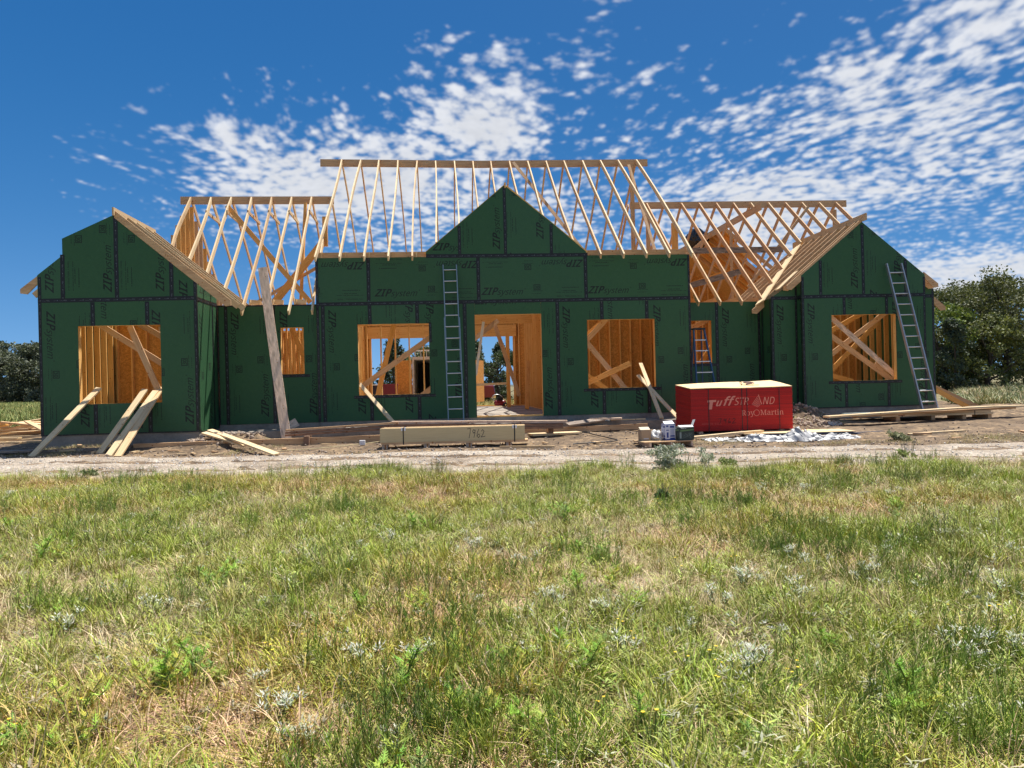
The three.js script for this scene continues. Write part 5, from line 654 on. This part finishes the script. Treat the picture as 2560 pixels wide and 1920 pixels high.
{
  const G = 'trees at the right edge', bright = [[0.24, 0.29, 0.035], [0.19, 0.25, 0.035], [0.13, 0.19, 0.03]];
  broadTree('oak_tree', 'tall broad tree with arching crown nearest the right picture edge', G, 36.4, -47.5, 7.6, 7.6, 41, { skirt: 10, n: 480, limbs: 13 });
  broadTree('oak_tree', 'broad leaning tree beside the tallest tree at the right', G, 33.2, -47.5, 6.9, 5.6, 42, { skirt: 8, n: 420 });
  broadTree('young_tree', 'yellow green small tree peeking out right of the house corner', G, 31.2, -46.0, 5.6, 4.6, 43, { cols: bright, skirt: 7, n: 330, limbs: 9 });
  conifer('juniper_tree', 'dark juniper standing directly right of the house corner', G, 30.6, -44.0, 4.4, 3.8, 44, {});
  broadTree('oak_tree', 'dense tree cut by the right picture edge', G, 41.0, -48, 7.7, 7.5, 45, { skirt: 10, n: 460 });
  broadTree('oak_tree', 'dark tree in the back between the right hand trees', G, 38.7, -53, 7.9, 8.5, 46, { skirt: 12, n: 420, leaf: 0.19 }); broadTree('oak_tree', 'dark low tree in the back behind the yellow green tree', G, 33.0, -55, 6.0, 7.0, 47, { skirt: 12, n: 420, leaf: 0.19 });
  broadTree('oak_tree', 'tree standing behind the house seen through the right wing', G, 25.5, -48, 6.5, 6.0, 48, { skirt: 8, n: 380, leaf: 0.2 });
  broadTree('young_tree', 'low olive tree filling the gap beside the house corner at the right', G, 33.4, -45.0, 4.9, 4.4, 49, { skirt: 12, n: 360, cols: [[0.17, 0.19, 0.04], [0.22, 0.24, 0.045], [0.13, 0.15, 0.035]] });
  const L = 'trees at the left edge', dk = [[0.11, 0.13, 0.06], [0.09, 0.11, 0.05], [0.15, 0.17, 0.085], [0.065, 0.085, 0.04]];
  [[-58.5, -112, 8.8, 11, 'rounded dark tree rising highest at the left edge'], [-54.0, -110, 6.9, 9, 'lower dark tree touching the left house corner'], [-65, -114, 7.9, 10, 'dark tree cut by the left picture edge'], [-61.5, -119, 8.0, 10, 'dark tree standing behind the rounded tree at the left']].forEach(([x, z, h, w, l], i) => broadTree('oak_tree', l, L, x, z, h, w, 60 + i, { cols: dk, leaf: 0.34, n: 360, skirt: 16, top: 12 }));
  const Bk = 'trees behind the house', jl = ['tall juniper seen through the window left of the doorway', 'juniper at the left side of the window left of the doorway', 'juniper right of the trailer seen through the doorway', 'small juniper in the middle of the doorway view', 'juniper at the left jamb of the doorway view'];
  [[-3.4, -50, 4.6, 3.4], [-5.4, -50.5, 3.6, 3.0], [0.6, -51, 4.3, 3.4], [3.6, -51, 3.9, 2.8], [1.9, -50, 4.1, 2.6]].forEach(([x, z, h, w], i) => conifer('juniper_tree', jl[i], Bk, x, z, h, w, 80 + i, { leaf: 0.15 }));
  broadTree('young_tree', 'bushy lighter green tree behind the truck seen through the doorway', Bk, 3.4, -48.5, 3.3, 3.0, 90, { cols: [[0.07, 0.10, 0.02], [0.05, 0.08, 0.018]], skirt: 8, n: 300, leaf: 0.13 });
  broadTree('young_tree', 'low bushy tree seen between the studs left of the trailer', Bk, -1.6, -52.5, 4.0, 4.0, 91, { skirt: 8, n: 300, leaf: 0.15 }); broadTree('young_tree', 'tree seen through the narrow back opening of the right wing', Bk, 23.0, -46, 4.2, 4.5, 92, { skirt: 10, n: 330, leaf: 0.17 });
}
// ---------------------------------------------------------------- meadow
function bladeGeo(n, o, seed) { // a tuft of curved grass blades
  const r = rng(seed), pos = [], idx = [], col = []; for (let k = 0; k < n; k++) { const a = r() * 6.283, bx = Math.cos(a) * o.rad * Math.sqrt(r()), bz = Math.sin(a) * o.rad * Math.sqrt(r()), h = o.h * (0.45 + 0.75 * r()), lean = o.lean * (0.3 + r()), dir = a + (r() - 0.5) * 1.6, dx = Math.cos(dir), dz = Math.sin(dir), w = o.w * (0.6 + 0.7 * r()), sx = -dz * w, sz = dx * w, S = 3, b0 = pos.length / 3, tone = 0.7 + 0.6 * r(), tw = (r() - 0.5) * 1.2;
    for (let i = 0; i <= S; i++) { const t = i / S, f = Math.pow(t, 1.7) * lean, y = h * t * (1 - 0.38 * lean * t / Math.max(0.4, o.lean)) * (o.flat ? 0.4 : 1), px = bx + dx * f * h, pz = bz + dz * f * h, ww = i === S ? 0 : (1 - t * 0.65), cs = Math.cos(tw * t), sn = Math.sin(tw * t), ax = (sx * cs - sz * sn) * ww, az = (sx * sn + sz * cs) * ww; if (i === S) { pos.push(px, y, pz); col.push(tone * 1.08, tone * 1.05, tone); } else { pos.push(px + ax, y, pz + az, px - ax, y, pz - az); const q = tone; col.push(q, q, q, q, q, q); } }
    for (let i = 0; i < S; i++) { const c = b0 + i * 2; if (i === S - 1) idx.push(c, c + 1, c + 2); else idx.push(c, c + 1, c + 2, c + 1, c + 3, c + 2); } }
  const g = new THREE.BufferGeometry(); g.setAttribute('position', new THREE.Float32BufferAttribute(pos, 3)); g.setAttribute('color', new THREE.Float32BufferAttribute(col, 3)); g.setIndex(idx); g.computeVertexNormals(); return g;
}
const grassMat = new THREE.MeshPhysicalMaterial({ color: 0xffffff, vertexColors: true, roughness: 0.7, side: THREE.DoubleSide, thickness: 0 });
const greenPatch = (x, z) => 0.42 * fbm(x * 0.5 + 3.3, z * 0.5 + 1.7, 3) + 0.72 * fbm(x * 1.25 + 8, z * 1.25, 2);
const redPatch = (x, z) => fbm(x * 0.55 + 60, z * 0.8 + 21, 3);
function field(name, label, geo, N, seed, place, colour, cat, tilt = 0.06) { const r = rng(seed), im = new THREE.InstancedMesh(geo, grassMat, N), M = new THREE.Matrix4(), Q = new THREE.Quaternion(), E = new THREE.Euler(), c = new THREE.Color(); let k = 0, guard = 0; while (k < N && guard++ < N * 12) { const p = place(r); if (!p) continue; const [x, z, s, sy = 1] = p; const tl = tilt; E.set((r() - 0.5) * tl, r() * 6.283, (r() - 0.5) * tl); Q.setFromEuler(E); M.compose(new THREE.Vector3(x, gy(x, z) - 0.01, z), Q, new THREE.Vector3(s, s * sy, s)); im.setMatrixAt(k, M); const q = colour(x, z, r); c.setRGB(q[0], q[1], q[2]); im.setColorAt(k, c); k++; } im.count = k; im.castShadow = im.receiveShadow = true; top(im, name); im.userData = { kind: 'stuff', label, category: cat || 'grass' }; return im; }
const nearField = (r) => { const z = -1.2 - r() * 14.2, x = (r() * 2 - 1) * (2.2 + Math.abs(z) * 0.82) + Math.abs(z) * 0.085; return [x, z]; };
const inMeadow = (x, z) => z > driveNear(x) + 0.05 + 0.25 * vn(x * 5, z * 5);
const jit = (c, r, a = 0.3) => { const m = 1 - a / 2 + a * r(); return [c[0] * m * (0.92 + 0.16 * r()), c[1] * m, c[2] * m]; };
const GREEN = [[0.25, 0.33, 0.03], [0.33, 0.40, 0.04], [0.19, 0.26, 0.03], [0.38, 0.42, 0.05]], OLIVE = [[0.36, 0.32, 0.085], [0.43, 0.36, 0.12], [0.29, 0.27, 0.075]], TAN = [[0.54, 0.43, 0.24], [0.62, 0.51, 0.31], [0.42, 0.31, 0.17], [0.53, 0.39, 0.23]], RUST = [[0.46, 0.25, 0.15], [0.38, 0.22, 0.13]];
const pick = (a, r) => a[Math.floor(r() * a.length)];
const tuftB = bladeGeo(22, { rad: 0.07, h: 0.17, lean: 1.0, w: 0.0024 }, 2);
// turf patches of about 0.7 m: many tufts, each blade its own curved strip
function turf(cls, seed, n = 62, R = 0.40) {
  const r = rng(seed), pos = [], col = [], idx = [];
  for (let k = 0; k < n; k++) {
    const q = r(), kind = cls === 0 ? (q < 0.62 ? 0 : q < 0.86 ? 1 : q < 0.95 ? 2 : 3) : cls === 1 ? (q < 0.22 ? 0 : q < 0.64 ? 1 : q < 0.93 ? 2 : 3) : (q < 0.08 ? 0 : q < 0.36 ? 1 : q < 0.95 ? 2 : 3);
    const o = [{ rad: 0.055, h: 0.155, lean: 0.6, w: 0.0032 }, { rad: 0.07, h: 0.13, lean: 1.05, w: 0.0029 }, { rad: 0.09, h: 0.16, lean: 1.5, w: 0.0026, flat: true }, { rad: 0.04, h: 0.30, lean: 0.5, w: 0.0017 }][kind], nb = [24, 22, 20, 7][kind], a = r() * 6.283, d = R * Math.sqrt(r()), cx = Math.cos(a) * d, cz = Math.sin(a) * d;
    let c = kind === 0 ? (r() < 0.8 ? pick(GREEN, r) : pick(OLIVE, r)) : kind === 1 ? (r() < 0.5 ? pick(OLIVE, r) : r() < 0.5 ? pick(GREEN, r) : pick(TAN, r)) : kind === 2 ? (cls === 2 && r() < 0.22 ? pick(RUST, r) : pick(TAN, r)) : (r() < 0.6 ? pick(TAN, r) : pick(OLIVE, r)); c = jit(c, r, 0.5);
    const g = bladeGeo(nb, o, Math.floor(r() * 1e6)), p = g.attributes.position, gc = g.attributes.color, b0 = pos.length / 3, sc = 0.7 + 0.7 * r(), tx = (r() - 0.5) * 0.5, tz = (r() - 0.5) * 0.5;
    for (let i = 0; i < p.count; i++) { const y = p.getY(i) * sc; pos.push(cx + p.getX(i) * sc + tx * y, y, cz + p.getZ(i) * sc + tz * y); const m = gc.getX(i), dry = r() < 0.004 ? 1 : 1; col.push(c[0] * m * dry, c[1] * m, c[2] * m); } for (const i of g.index.array) idx.push(b0 + i);
  }
  // low broad leaved forbs between the blades
  const nf = [16, 10, 4][cls]; for (let k = 0; k < nf; k++) { const a = r() * 6.283, d = R * Math.sqrt(r()), cx = Math.cos(a) * d, cz = Math.sin(a) * d, H = 0.05 + 0.10 * r(), nl = 10 + Math.floor(r() * 12), c = jit(r() < 0.6 ? [0.24, 0.31, 0.045] : r() < 0.5 ? [0.31, 0.34, 0.07] : [0.30, 0.31, 0.19], r, 0.6), w = 0.003 + 0.0035 * r(), L = 0.025 + 0.03 * r(); for (let j = 0; j < nl; j++) { const t = r(), th = r() * 6.283, y = H * (0.2 + 0.8 * t), ux = Math.cos(th), uz = Math.sin(th), e = 0.2 + 0.6 * r(), bx = cx + (r() - 0.5) * 0.05, bz = cz + (r() - 0.5) * 0.05, b0 = pos.length / 3, m = 0.75 + 0.5 * r(); for (const [f, s, dy] of [[0, 0, 0], [0.5, 1, 0.5], [0.5, -1, 0.5], [1, 0, 0.7]]) { pos.push(bx + ux * L * f - uz * w * s, y + L * e * dy, bz + uz * L * f + ux * w * s); col.push(c[0] * m, c[1] * m, c[2] * m); } idx.push(b0, b0 + 1, b0 + 2, b0 + 1, b0 + 3, b0 + 2); } }
  const g = new THREE.BufferGeometry(); g.setAttribute('position', new THREE.Float32BufferAttribute(pos, 3)); g.setAttribute('color', new THREE.Float32BufferAttribute(col, 3)); g.setIndex(idx); g.computeVertexNormals(); return g;
}
{
  const spots = [[], [], []], r = rng(777), step = 0.36;
  for (let z = -1.1; z > -15.5; z -= step) { const half = 2.6 + Math.abs(z) * 0.82; for (let x = -half; x < half; x += step) { const px = x + Math.abs(z) * 0.085 + (r() - 0.5) * step, pz = z + (r() - 0.5) * step; if (pz < driveNear(px) + 0.28 + 0.12 * vn(px * 3, 5)) continue; const g = greenPatch(px, pz) + 0.28 * (r() - 0.5); spots[g > 0.19 ? 0 : g > 0.01 ? 1 : 2].push([px, pz]); } }
  const nm = ['green_grass', 'mixed_grass', 'dry_grass'], lb = ['green grass patches of the foreground meadow', 'olive and straw coloured grass of the foreground meadow', 'dry straw coloured grass of the foreground meadow'];
  for (let c = 0; c < 3; c++) for (let v = 0; v < 3; v++) { const L = spots[c].filter((_, i) => i % 3 === v); let k = 0; field(nm[c], lb[c], turf(c, 900 + c * 10 + v, [64, 58, 46][c]), L.length, 210 + c * 3 + v, (q) => { const [x, z] = L[k++ % L.length]; return [x, z, 0.85 + 0.3 * q(), 0.8 + 0.45 * q()]; }, (x, z, q) => { const m = 0.85 + 0.3 * q(), w = redPatch(x, z) > 0.2 ? 1 : 0; return [m * (1 + 0.12 * w), m * (1 - 0.06 * w), m * (1 - 0.06 * w)]; }); }
}
field('drive_edge_grass', 'ragged grass growing over the near edge of the driveway', tuftB, 2600, 208, (r) => { const x = -15 + r() * 34, z = driveNear(x) + 0.35 - Math.pow(r(), 2) * 1.1; return [x, z, 0.4 + 0.7 * r()]; }, (x, z, r) => jit(r() < 0.35 ? pick(GREEN, r) : r() < 0.5 ? pick(OLIVE, r) : pick(TAN, r), r), 'grass', 0.4);
field('verge_grass', 'grass growing in patches on the dirt beside the driveway', tuftB, 2600, 205, (r) => { const x = -14 + r() * 34, z = driveFar(x) - 0.1 - r() * 1.4; if (vn(x * 0.7, z * 1.2 + 50) + 0.3 * vn(x * 3, z * 3) < 0.30 - (x > 9 ? 0.35 : 0) - (x < -8 ? 0.3 : 0)) return null; return [x, z, 0.35 + 0.4 * r()]; }, (x, z, r) => jit(r() < 0.5 ? pick(OLIVE, r) : pick(TAN, r), r));
const tuftF = bladeGeo(26, { rad: 0.5, h: 0.42, lean: 0.7, w: 0.014 }, 9);
field('far_grass', 'grass of the fields left and right of the house', tuftF, 9000, 206, (r) => { const side = r() < 0.5, t = r(), z = side ? -21 - 95 * t : -21 - 45 * t, x = side ? z * (0.58 - 0.26 * r() * (r() < 0.5 ? 1 : 0.4)) - 1 : -z * (0.68 + 0.3 * r()) + 1; if (x > -13.8 && x < 17.5 && z > -33) return null; return [x, z, 0.6 + 0.8 * r()]; }, (x, z, r) => { const q = r(); return x < 0 ? jit(q < 0.7 ? [0.17, 0.22, 0.05] : pick(OLIVE, r), r) : jit(q < 0.45 ? [0.28, 0.29, 0.13] : q < 0.75 ? [0.20, 0.24, 0.10] : pick(TAN, r), r); });
field('rear_grass', 'grass behind the house seen through the openings', tuftF, 2600, 207, (r) => [-8 + r() * 20, -35 - r() * 16, 0.5 + 0.5 * r()], (x, z, r) => jit(pick(OLIVE, r), r));

// ---- broad leaved plants
function leafBlade(pos, col, base, dir, side, l, w, c, bend = 0.25) { const n = new THREE.Vector3().crossVectors(dir, side).normalize(), P = (t, s) => base.clone().addScaledVector(dir, l * t).addScaledVector(side, w * s).addScaledVector(n, -bend * l * t * t); const q = [P(0, 0), P(0.4, 1), P(0.5, 0).addScaledVector(n, -0.06 * l), P(0.4, -1), P(1, 0)]; for (const [i, j, k] of [[0, 1, 2], [0, 2, 3], [1, 4, 2], [2, 4, 3]]) for (const m of [i, j, k]) { pos.push(q[m].x, q[m].y, q[m].z); col.push(...c); } }
const toGeo = (pos, col) => { const g = new THREE.BufferGeometry(); g.setAttribute('position', new THREE.Float32BufferAttribute(pos, 3)); g.setAttribute('color', new THREE.Float32BufferAttribute(col, 3)); g.computeVertexNormals(); return g; };
const vrand = (r, up3) => new THREE.Vector3(r() * 2 - 1, up3, r() * 2 - 1).normalize();
function stemPush(pos, col, pts, w, c) { for (let i = 0; i < pts.length - 1; i++) { const a = pts[i], b = pts[i + 1]; for (const s of [new THREE.Vector3(w, 0, 0), new THREE.Vector3(0, 0, w)]) { const q = [a.clone().add(s), a.clone().sub(s), b.clone().sub(s), b.clone().add(s)]; for (const k of [0, 1, 2, 0, 2, 3]) { pos.push(q[k].x, q[k].y, q[k].z); col.push(...c); } } } }
function whitePlant(seed) { // upright stem with a crown of white edged bracts
  const r = rng(seed), stem = [[], []], leaf = [[], []], tops = [], nS = 3 + Math.floor(r() * 3); for (let k = 0; k < nS; k++) { const top2 = [[], []]; tops.push(top2); const h = 0.15 + r() * 0.10, e = new THREE.Vector3((r() - 0.5) * 0.26, h, (r() - 0.5) * 0.26), m = e.clone().multiplyScalar(0.5).setY(h * 0.55); stemPush(stem[0], stem[1], [new THREE.Vector3(), m, e], 0.0035, [0.10, 0.10, 0.05]); for (let j = 0; j < 7; j++) { const p = m.clone().lerp(e, j / 7), d = vrand(r, 0.3), s = d.clone().cross(UP).normalize(); leafBlade(leaf[0], leaf[1], p, d, s, 0.04 + r() * 0.02, 0.008, [0.26, 0.32, 0.18]); } for (let j = 0; j < 15; j++) { const a = j * 2.4, d = new THREE.Vector3(Math.cos(a), (j < 9 ? -0.15 : 0.35) + 0.4 * r(), Math.sin(a)).normalize(), s = d.clone().cross(UP).normalize(), b = e.clone().add(new THREE.Vector3(Math.cos(a) * 0.03 * r(), (r() - 0.5) * 0.05, Math.sin(a) * 0.03 * r())), q = 0.75 + r() * 0.35; leafBlade(top2[0], top2[1], b, d, s, 0.028 + r() * 0.026, 0.0045 + 0.002 * r(), j % 4 ? [0.60 * q, 0.60 * q, 0.49 * q] : [0.34, 0.40, 0.22], 0.35); } }
  const t = new THREE.Group(); mesh(toGeo(...stem), grassMat, 'stem', t); mesh(toGeo(...leaf), grassMat, 'leaves', t); for (const q of tops) mesh(toGeo(...q), grassMat, 'white_bracts', t); return t;
}
function weedPlant(seed, bright) { // feathery green weed
  const r = rng(seed), stem = [[], []], leaf = [[], []], n = 3 + Math.floor(r() * 3); for (let k = 0; k < n; k++) { const h = 0.13 + r() * 0.14, e = new THREE.Vector3((r() - 0.5) * 0.26, h, (r() - 0.5) * 0.26); stemPush(stem[0], stem[1], [new THREE.Vector3(), e.clone().multiplyScalar(0.5).setY(h * 0.6), e], 0.003, [0.12, 0.16, 0.04]); for (let j = 0; j < 13; j++) { const p = e.clone().multiplyScalar(j / 13).setY(h * (0.15 + 0.85 * j / 13)), a = j * 2.4 + r(), d = new THREE.Vector3(Math.cos(a), 0.35 + 0.4 * r(), Math.sin(a)).normalize(), s = d.clone().cross(UP).normalize(), L = 0.045 + 0.035 * r(), c = bright.map((v) => v * (0.75 + 0.5 * r())); for (let i = 0; i < 4; i++) { const b = p.clone().addScaledVector(d, L * i / 4); for (const q of [-1, 1]) leafBlade(leaf[0], leaf[1], b, d.clone().addScaledVector(s, q * 0.9).normalize(), s, L * 0.5 * (1 - i * 0.15), 0.0045, c, 0.15); } leafBlade(leaf[0], leaf[1], p, d, s, L * 1.2, 0.005, c, 0.2); } }
  const t = new THREE.Group(); mesh(toGeo(...stem), grassMat, 'stem', t); mesh(toGeo(...leaf), grassMat, 'leaves', t); return t;
}
// fine leaved upright clumps that stand over the turf
function sprigGeo(seed, n, h, R) { const r = rng(seed), pos = [], col = []; for (let k = 0; k < n; k++) { const a = r() * 6.283, d = R * Math.sqrt(r()), H = h * (0.5 + 0.6 * r()), b = new THREE.Vector3(Math.cos(a) * d, 0, Math.sin(a) * d), e = new THREE.Vector3(b.x * 1.5 + (r() - 0.5) * 0.06, H, b.z * 1.5 + (r() - 0.5) * 0.06), m = 0.7 + 0.6 * r(); stemPush(pos, col, [b, e], 0.0012, [0.8 * m, 0.8 * m, 0.8 * m]); for (let j = 0; j < 12; j++) { const p = b.clone().lerp(e, 0.2 + 0.8 * j / 12), th = r() * 6.283, dd = new THREE.Vector3(Math.cos(th), 0.9 + 0.6 * r(), Math.sin(th)).normalize(), s = dd.clone().cross(UP).normalize(), q = m * (0.8 + 0.4 * r()); leafBlade(pos, col, p, dd, s, 0.025 + 0.03 * r(), 0.0022, [q, q, q], 0.1); } } return toGeo(pos, col); }
[[0.17, 11, 0.07], [0.23, 13, 0.09], [0.20, 18, 0.12]].forEach(([h, n, R], v) => field('weed_clumps', 'fine leaved green weeds growing thickly through the meadow', sprigGeo(600 + v, n, h, R), 330, 620 + v, (r) => { const [x, z] = nearField(r); const edge = z - driveNear(x); if (edge < -0.05) return null; const m = fbm(x * 0.9 + 14, z * 0.9 + 40, 3) + (edge < 0.5 ? 0.12 : 0); if (m < 0.10) return null; return [x, z, 0.7 + 0.6 * r()]; }, (x, z, r) => jit(r() < 0.55 ? [0.20, 0.30, 0.035] : r() < 0.5 ? [0.15, 0.22, 0.035] : [0.29, 0.34, 0.05], r, 0.4), 'weeds', 0.2));
function yellowFlower(seed) { const r = rng(seed), stem = [[], []], pets = [], leaf = [[], []], n = 1 + Math.floor(r() * 3); for (let k = 0; k < n; k++) { const pet = [[], []]; pets.push(pet); const h = 0.14 + r() * 0.12, e = new THREE.Vector3((r() - 0.5) * 0.16, h, (r() - 0.5) * 0.16); stemPush(stem[0], stem[1], [new THREE.Vector3(), e.clone().multiplyScalar(0.5).setY(h * 0.6), e], 0.002, [0.12, 0.16, 0.04]); for (let j = 0; j < 9; j++) { const a = j * 0.7, d = new THREE.Vector3(Math.cos(a), 0.25, Math.sin(a)).normalize(), s = d.clone().cross(UP).normalize(); leafBlade(pet[0], pet[1], e, d, s, 0.014, 0.005, [0.8, 0.55, 0.02], 0.2); } for (let j = 0; j < 6; j++) { const d = vrand(r, 0.6); leafBlade(leaf[0], leaf[1], e.clone().multiplyScalar(j / 7), d, d.clone().cross(UP).normalize(), 0.06, 0.004, [0.14, 0.2, 0.05]); } } const t = new THREE.Group(); mesh(toGeo(...stem), grassMat, 'stem', t); mesh(toGeo(...leaf), grassMat, 'leaves', t); for (const q of pets) mesh(toGeo(...q), grassMat, 'petals', t); return t; }
{
  const where = (x, z) => `in the ${x / -z < -0.2 ? 'left' : x / -z < 0.3 ? 'middle' : 'right'} ${z > -4.6 ? 'front' : z > -8 ? 'centre' : 'back'} of the meadow`; const put = (src, name, label, cat, group, x, z, s, a) => { label = label + ' ' + where(x, z); const o = src.clone(); top(o, name); o.userData = { label, category: cat, group }; o.position.set(x, gy(x, z) - 0.01, z); o.rotation.y = a; o.scale.setScalar(s); };
  const Wp = [1, 2, 3, 4].map((k) => whitePlant(300 + k)), Gp = [[0.30, 0.42, 0.05], [0.36, 0.46, 0.07], [0.25, 0.37, 0.08], [0.40, 0.46, 0.06]].map((c, k) => weedPlant(330 + k, c)), Yp = [1, 2, 3].map((k) => yellowFlower(360 + k)), r = rng(404);
  const near = (pts, n, sp) => { const out = []; for (const [x, z, m = 1] of pts) for (let k = 0; k < n * m; k++) out.push([x + (r() - 0.5) * sp, z + (r() - 0.5) * sp]); return out; };
  const wl = 'white bracted weed', gl = 'feathery bright green weed', yl = 'small yellow flower';
  const W = near([[3.1, -5.6, 2], [3.5, -5.0], [2.2, -5.3], [1.35, -5.2], [1.2, -4.1], [1.7, -4.3], [2.6, -3.5, 1.5], [3.1, -3.9], [-1.0, -3.7], [-0.15, -3.75], [0.25, -3.9], [-0.6, -3.6], [0.6, -5.7], [0.4, -6.6], [-2.0, -5.6], [-1.3, -6.8], [4.2, -6.2], [-6.6, -11.6], [-3.2, -8.6], [0.5, -8.0], [4.2, -9.6], [5.6, -9.2], [-0.9, -7.6], [6.2, -11.2]], 3, 1.0);
  W.forEach(([x, z], i) => { if (inMeadow(x, z)) put(Wp[i % 4], 'white_weed', wl, 'weed', 'white weeds of the meadow', x, z, 0.34 + r() * 0.42, r() * 6.28); });
  const Gg = near([[-1.4, -4.4, 2], [-1.9, -3.7, 2], [0.5, -4.1, 2], [1.1, -3.3], [0.1, -3.2, 2], [2.2, -3.4], [-0.4, -5.0], [1.0, -6.6, 2], [0.9, -5.3], [-2.6, -4.0], [-2.9, -5.2], [-1.6, -6.3], [2.3, -4.4], [-0.7, -8.2, 2], [1.4, -8.4, 2], [-4.5, -9.0, 2], [3.2, -9.0], [0.0, -4.0], [-3.8, -7.0], [4.8, -8.0]], 3, 0.7);
  Gg.forEach(([x, z], i) => { if (inMeadow(x, z)) put(Gp[i % 4], 'green_weed', gl, 'weed', 'green weeds of the meadow', x, z, 0.5 + r() * 0.5, r() * 6.28); });
  near([[1.4, -3.7, 2], [1.15, -4.2], [1.5, -3.5], [2.9, -4.3], [-0.6, -6.2], [-1.1, -4.6], [0.9, -6.6], [0.2, -5.6], [-1.8, -3.6], [-2.8, -9.0], [-0.3, -8.6], [2.2, -8.8], [2.0, -5.8], [0.7, -3.3]], 2, 0.5).forEach(([x, z], i) => put(Yp[i % 3], 'yellow_flower', yl, 'flower', 'yellow flowers of the meadow', x, z, 0.55 + r() * 0.3, r() * 6.28));
  // shrubs along the driveway
  const shrub = (name, label, x, z, H, W2, cols, n, leaf, seed) => { const q = rng(seed), t = thing(name, label, 'shrub', null, [x, gy(x, z) - 0.02, z]), cl = [], st = [[], []]; for (let k = 0; k < 16; k++) { const a = k * 2.4, d = W2 * 0.5 * Math.sqrt(q()), h = H * (0.45 + 0.5 * q()) * (1 - 0.3 * d / W2); const e = new THREE.Vector3(Math.cos(a) * d, h, Math.sin(a) * d * 0.7); stemPush(st[0], st[1], [new THREE.Vector3(e.x * 0.55, 0, e.z * 0.55), e], 0.003, [0.26, 0.26, 0.15]); cl.push([e.x, e.y, e.z, W2 * 0.17, H * 0.16, W2 * 0.15, 1, (q() - 0.5) * 0.3], [e.x * 0.7, e.y * 0.55, e.z * 0.7, W2 * 0.15, H * 0.15, W2 * 0.14, 0.7, -0.1]); } mesh(toGeo(...st), grassMat, 'stem', t); mesh(leafCloud(cl, n, leaf, cols, seed, 0.1), LEAF, 'leaves', t); };
  const grey = [[0.42, 0.44, 0.32], [0.34, 0.37, 0.25], [0.52, 0.53, 0.42], [0.24, 0.28, 0.16]], mid = [[0.24, 0.31, 0.07], [0.30, 0.37, 0.10], [0.36, 0.40, 0.15]];
  shrub('grey_shrub', 'grey green shrub at the driveway edge below the pallet', 3.78, -12.3, 0.46, 0.9, grey, 260, 0.042, 501); shrub('green_shrub', 'tall pale green weed clump at the right driveway edge', 7.93, -12.7, 0.5, 0.34, mid, 60, 0.05, 502); shrub('green_shrub', 'small leafy weed at the driveway edge right of the grey shrub', 4.62, -12.35, 0.36, 0.3, mid, 50, 0.05, 503); shrub('green_shrub', 'dark narrow upright weed in the middle of the meadow', 2.62, -9.3, 0.30, 0.16, [[0.05, 0.09, 0.03], [0.07, 0.12, 0.04]], 45, 0.05, 504); shrub('grey_shrub', 'round olive clump on the dirt at the end of the plastic sheet', 9.45, -15.3, 0.26, 0.5, [[0.27, 0.29, 0.13], [0.36, 0.36, 0.18]], 80, 0.05, 505); shrub('field_shrub', 'olive bush in the field below the right braces', 18.9, -26.6, 0.55, 1.4, [[0.22, 0.27, 0.11], [0.32, 0.34, 0.16]], 80, 0.08, 506); shrub('field_shrub', 'dark bush in the field at the right picture edge', 20.0, -25.0, 0.8, 1.5, [[0.15, 0.19, 0.08], [0.24, 0.27, 0.12]], 80, 0.08, 507); shrub('green_shrub', 'small weed at the near driveway edge left of the doorway', -1.35, -13.0, 0.30, 0.34, mid, 45, 0.05, 508); shrub('green_shrub', 'dark weed tuft at the near driveway edge on the left', -6.1, -13.7, 0.22, 0.3, [[0.15, 0.20, 0.06], [0.21, 0.25, 0.08]], 45, 0.045, 509);
}
renderer.render(scene, camera);
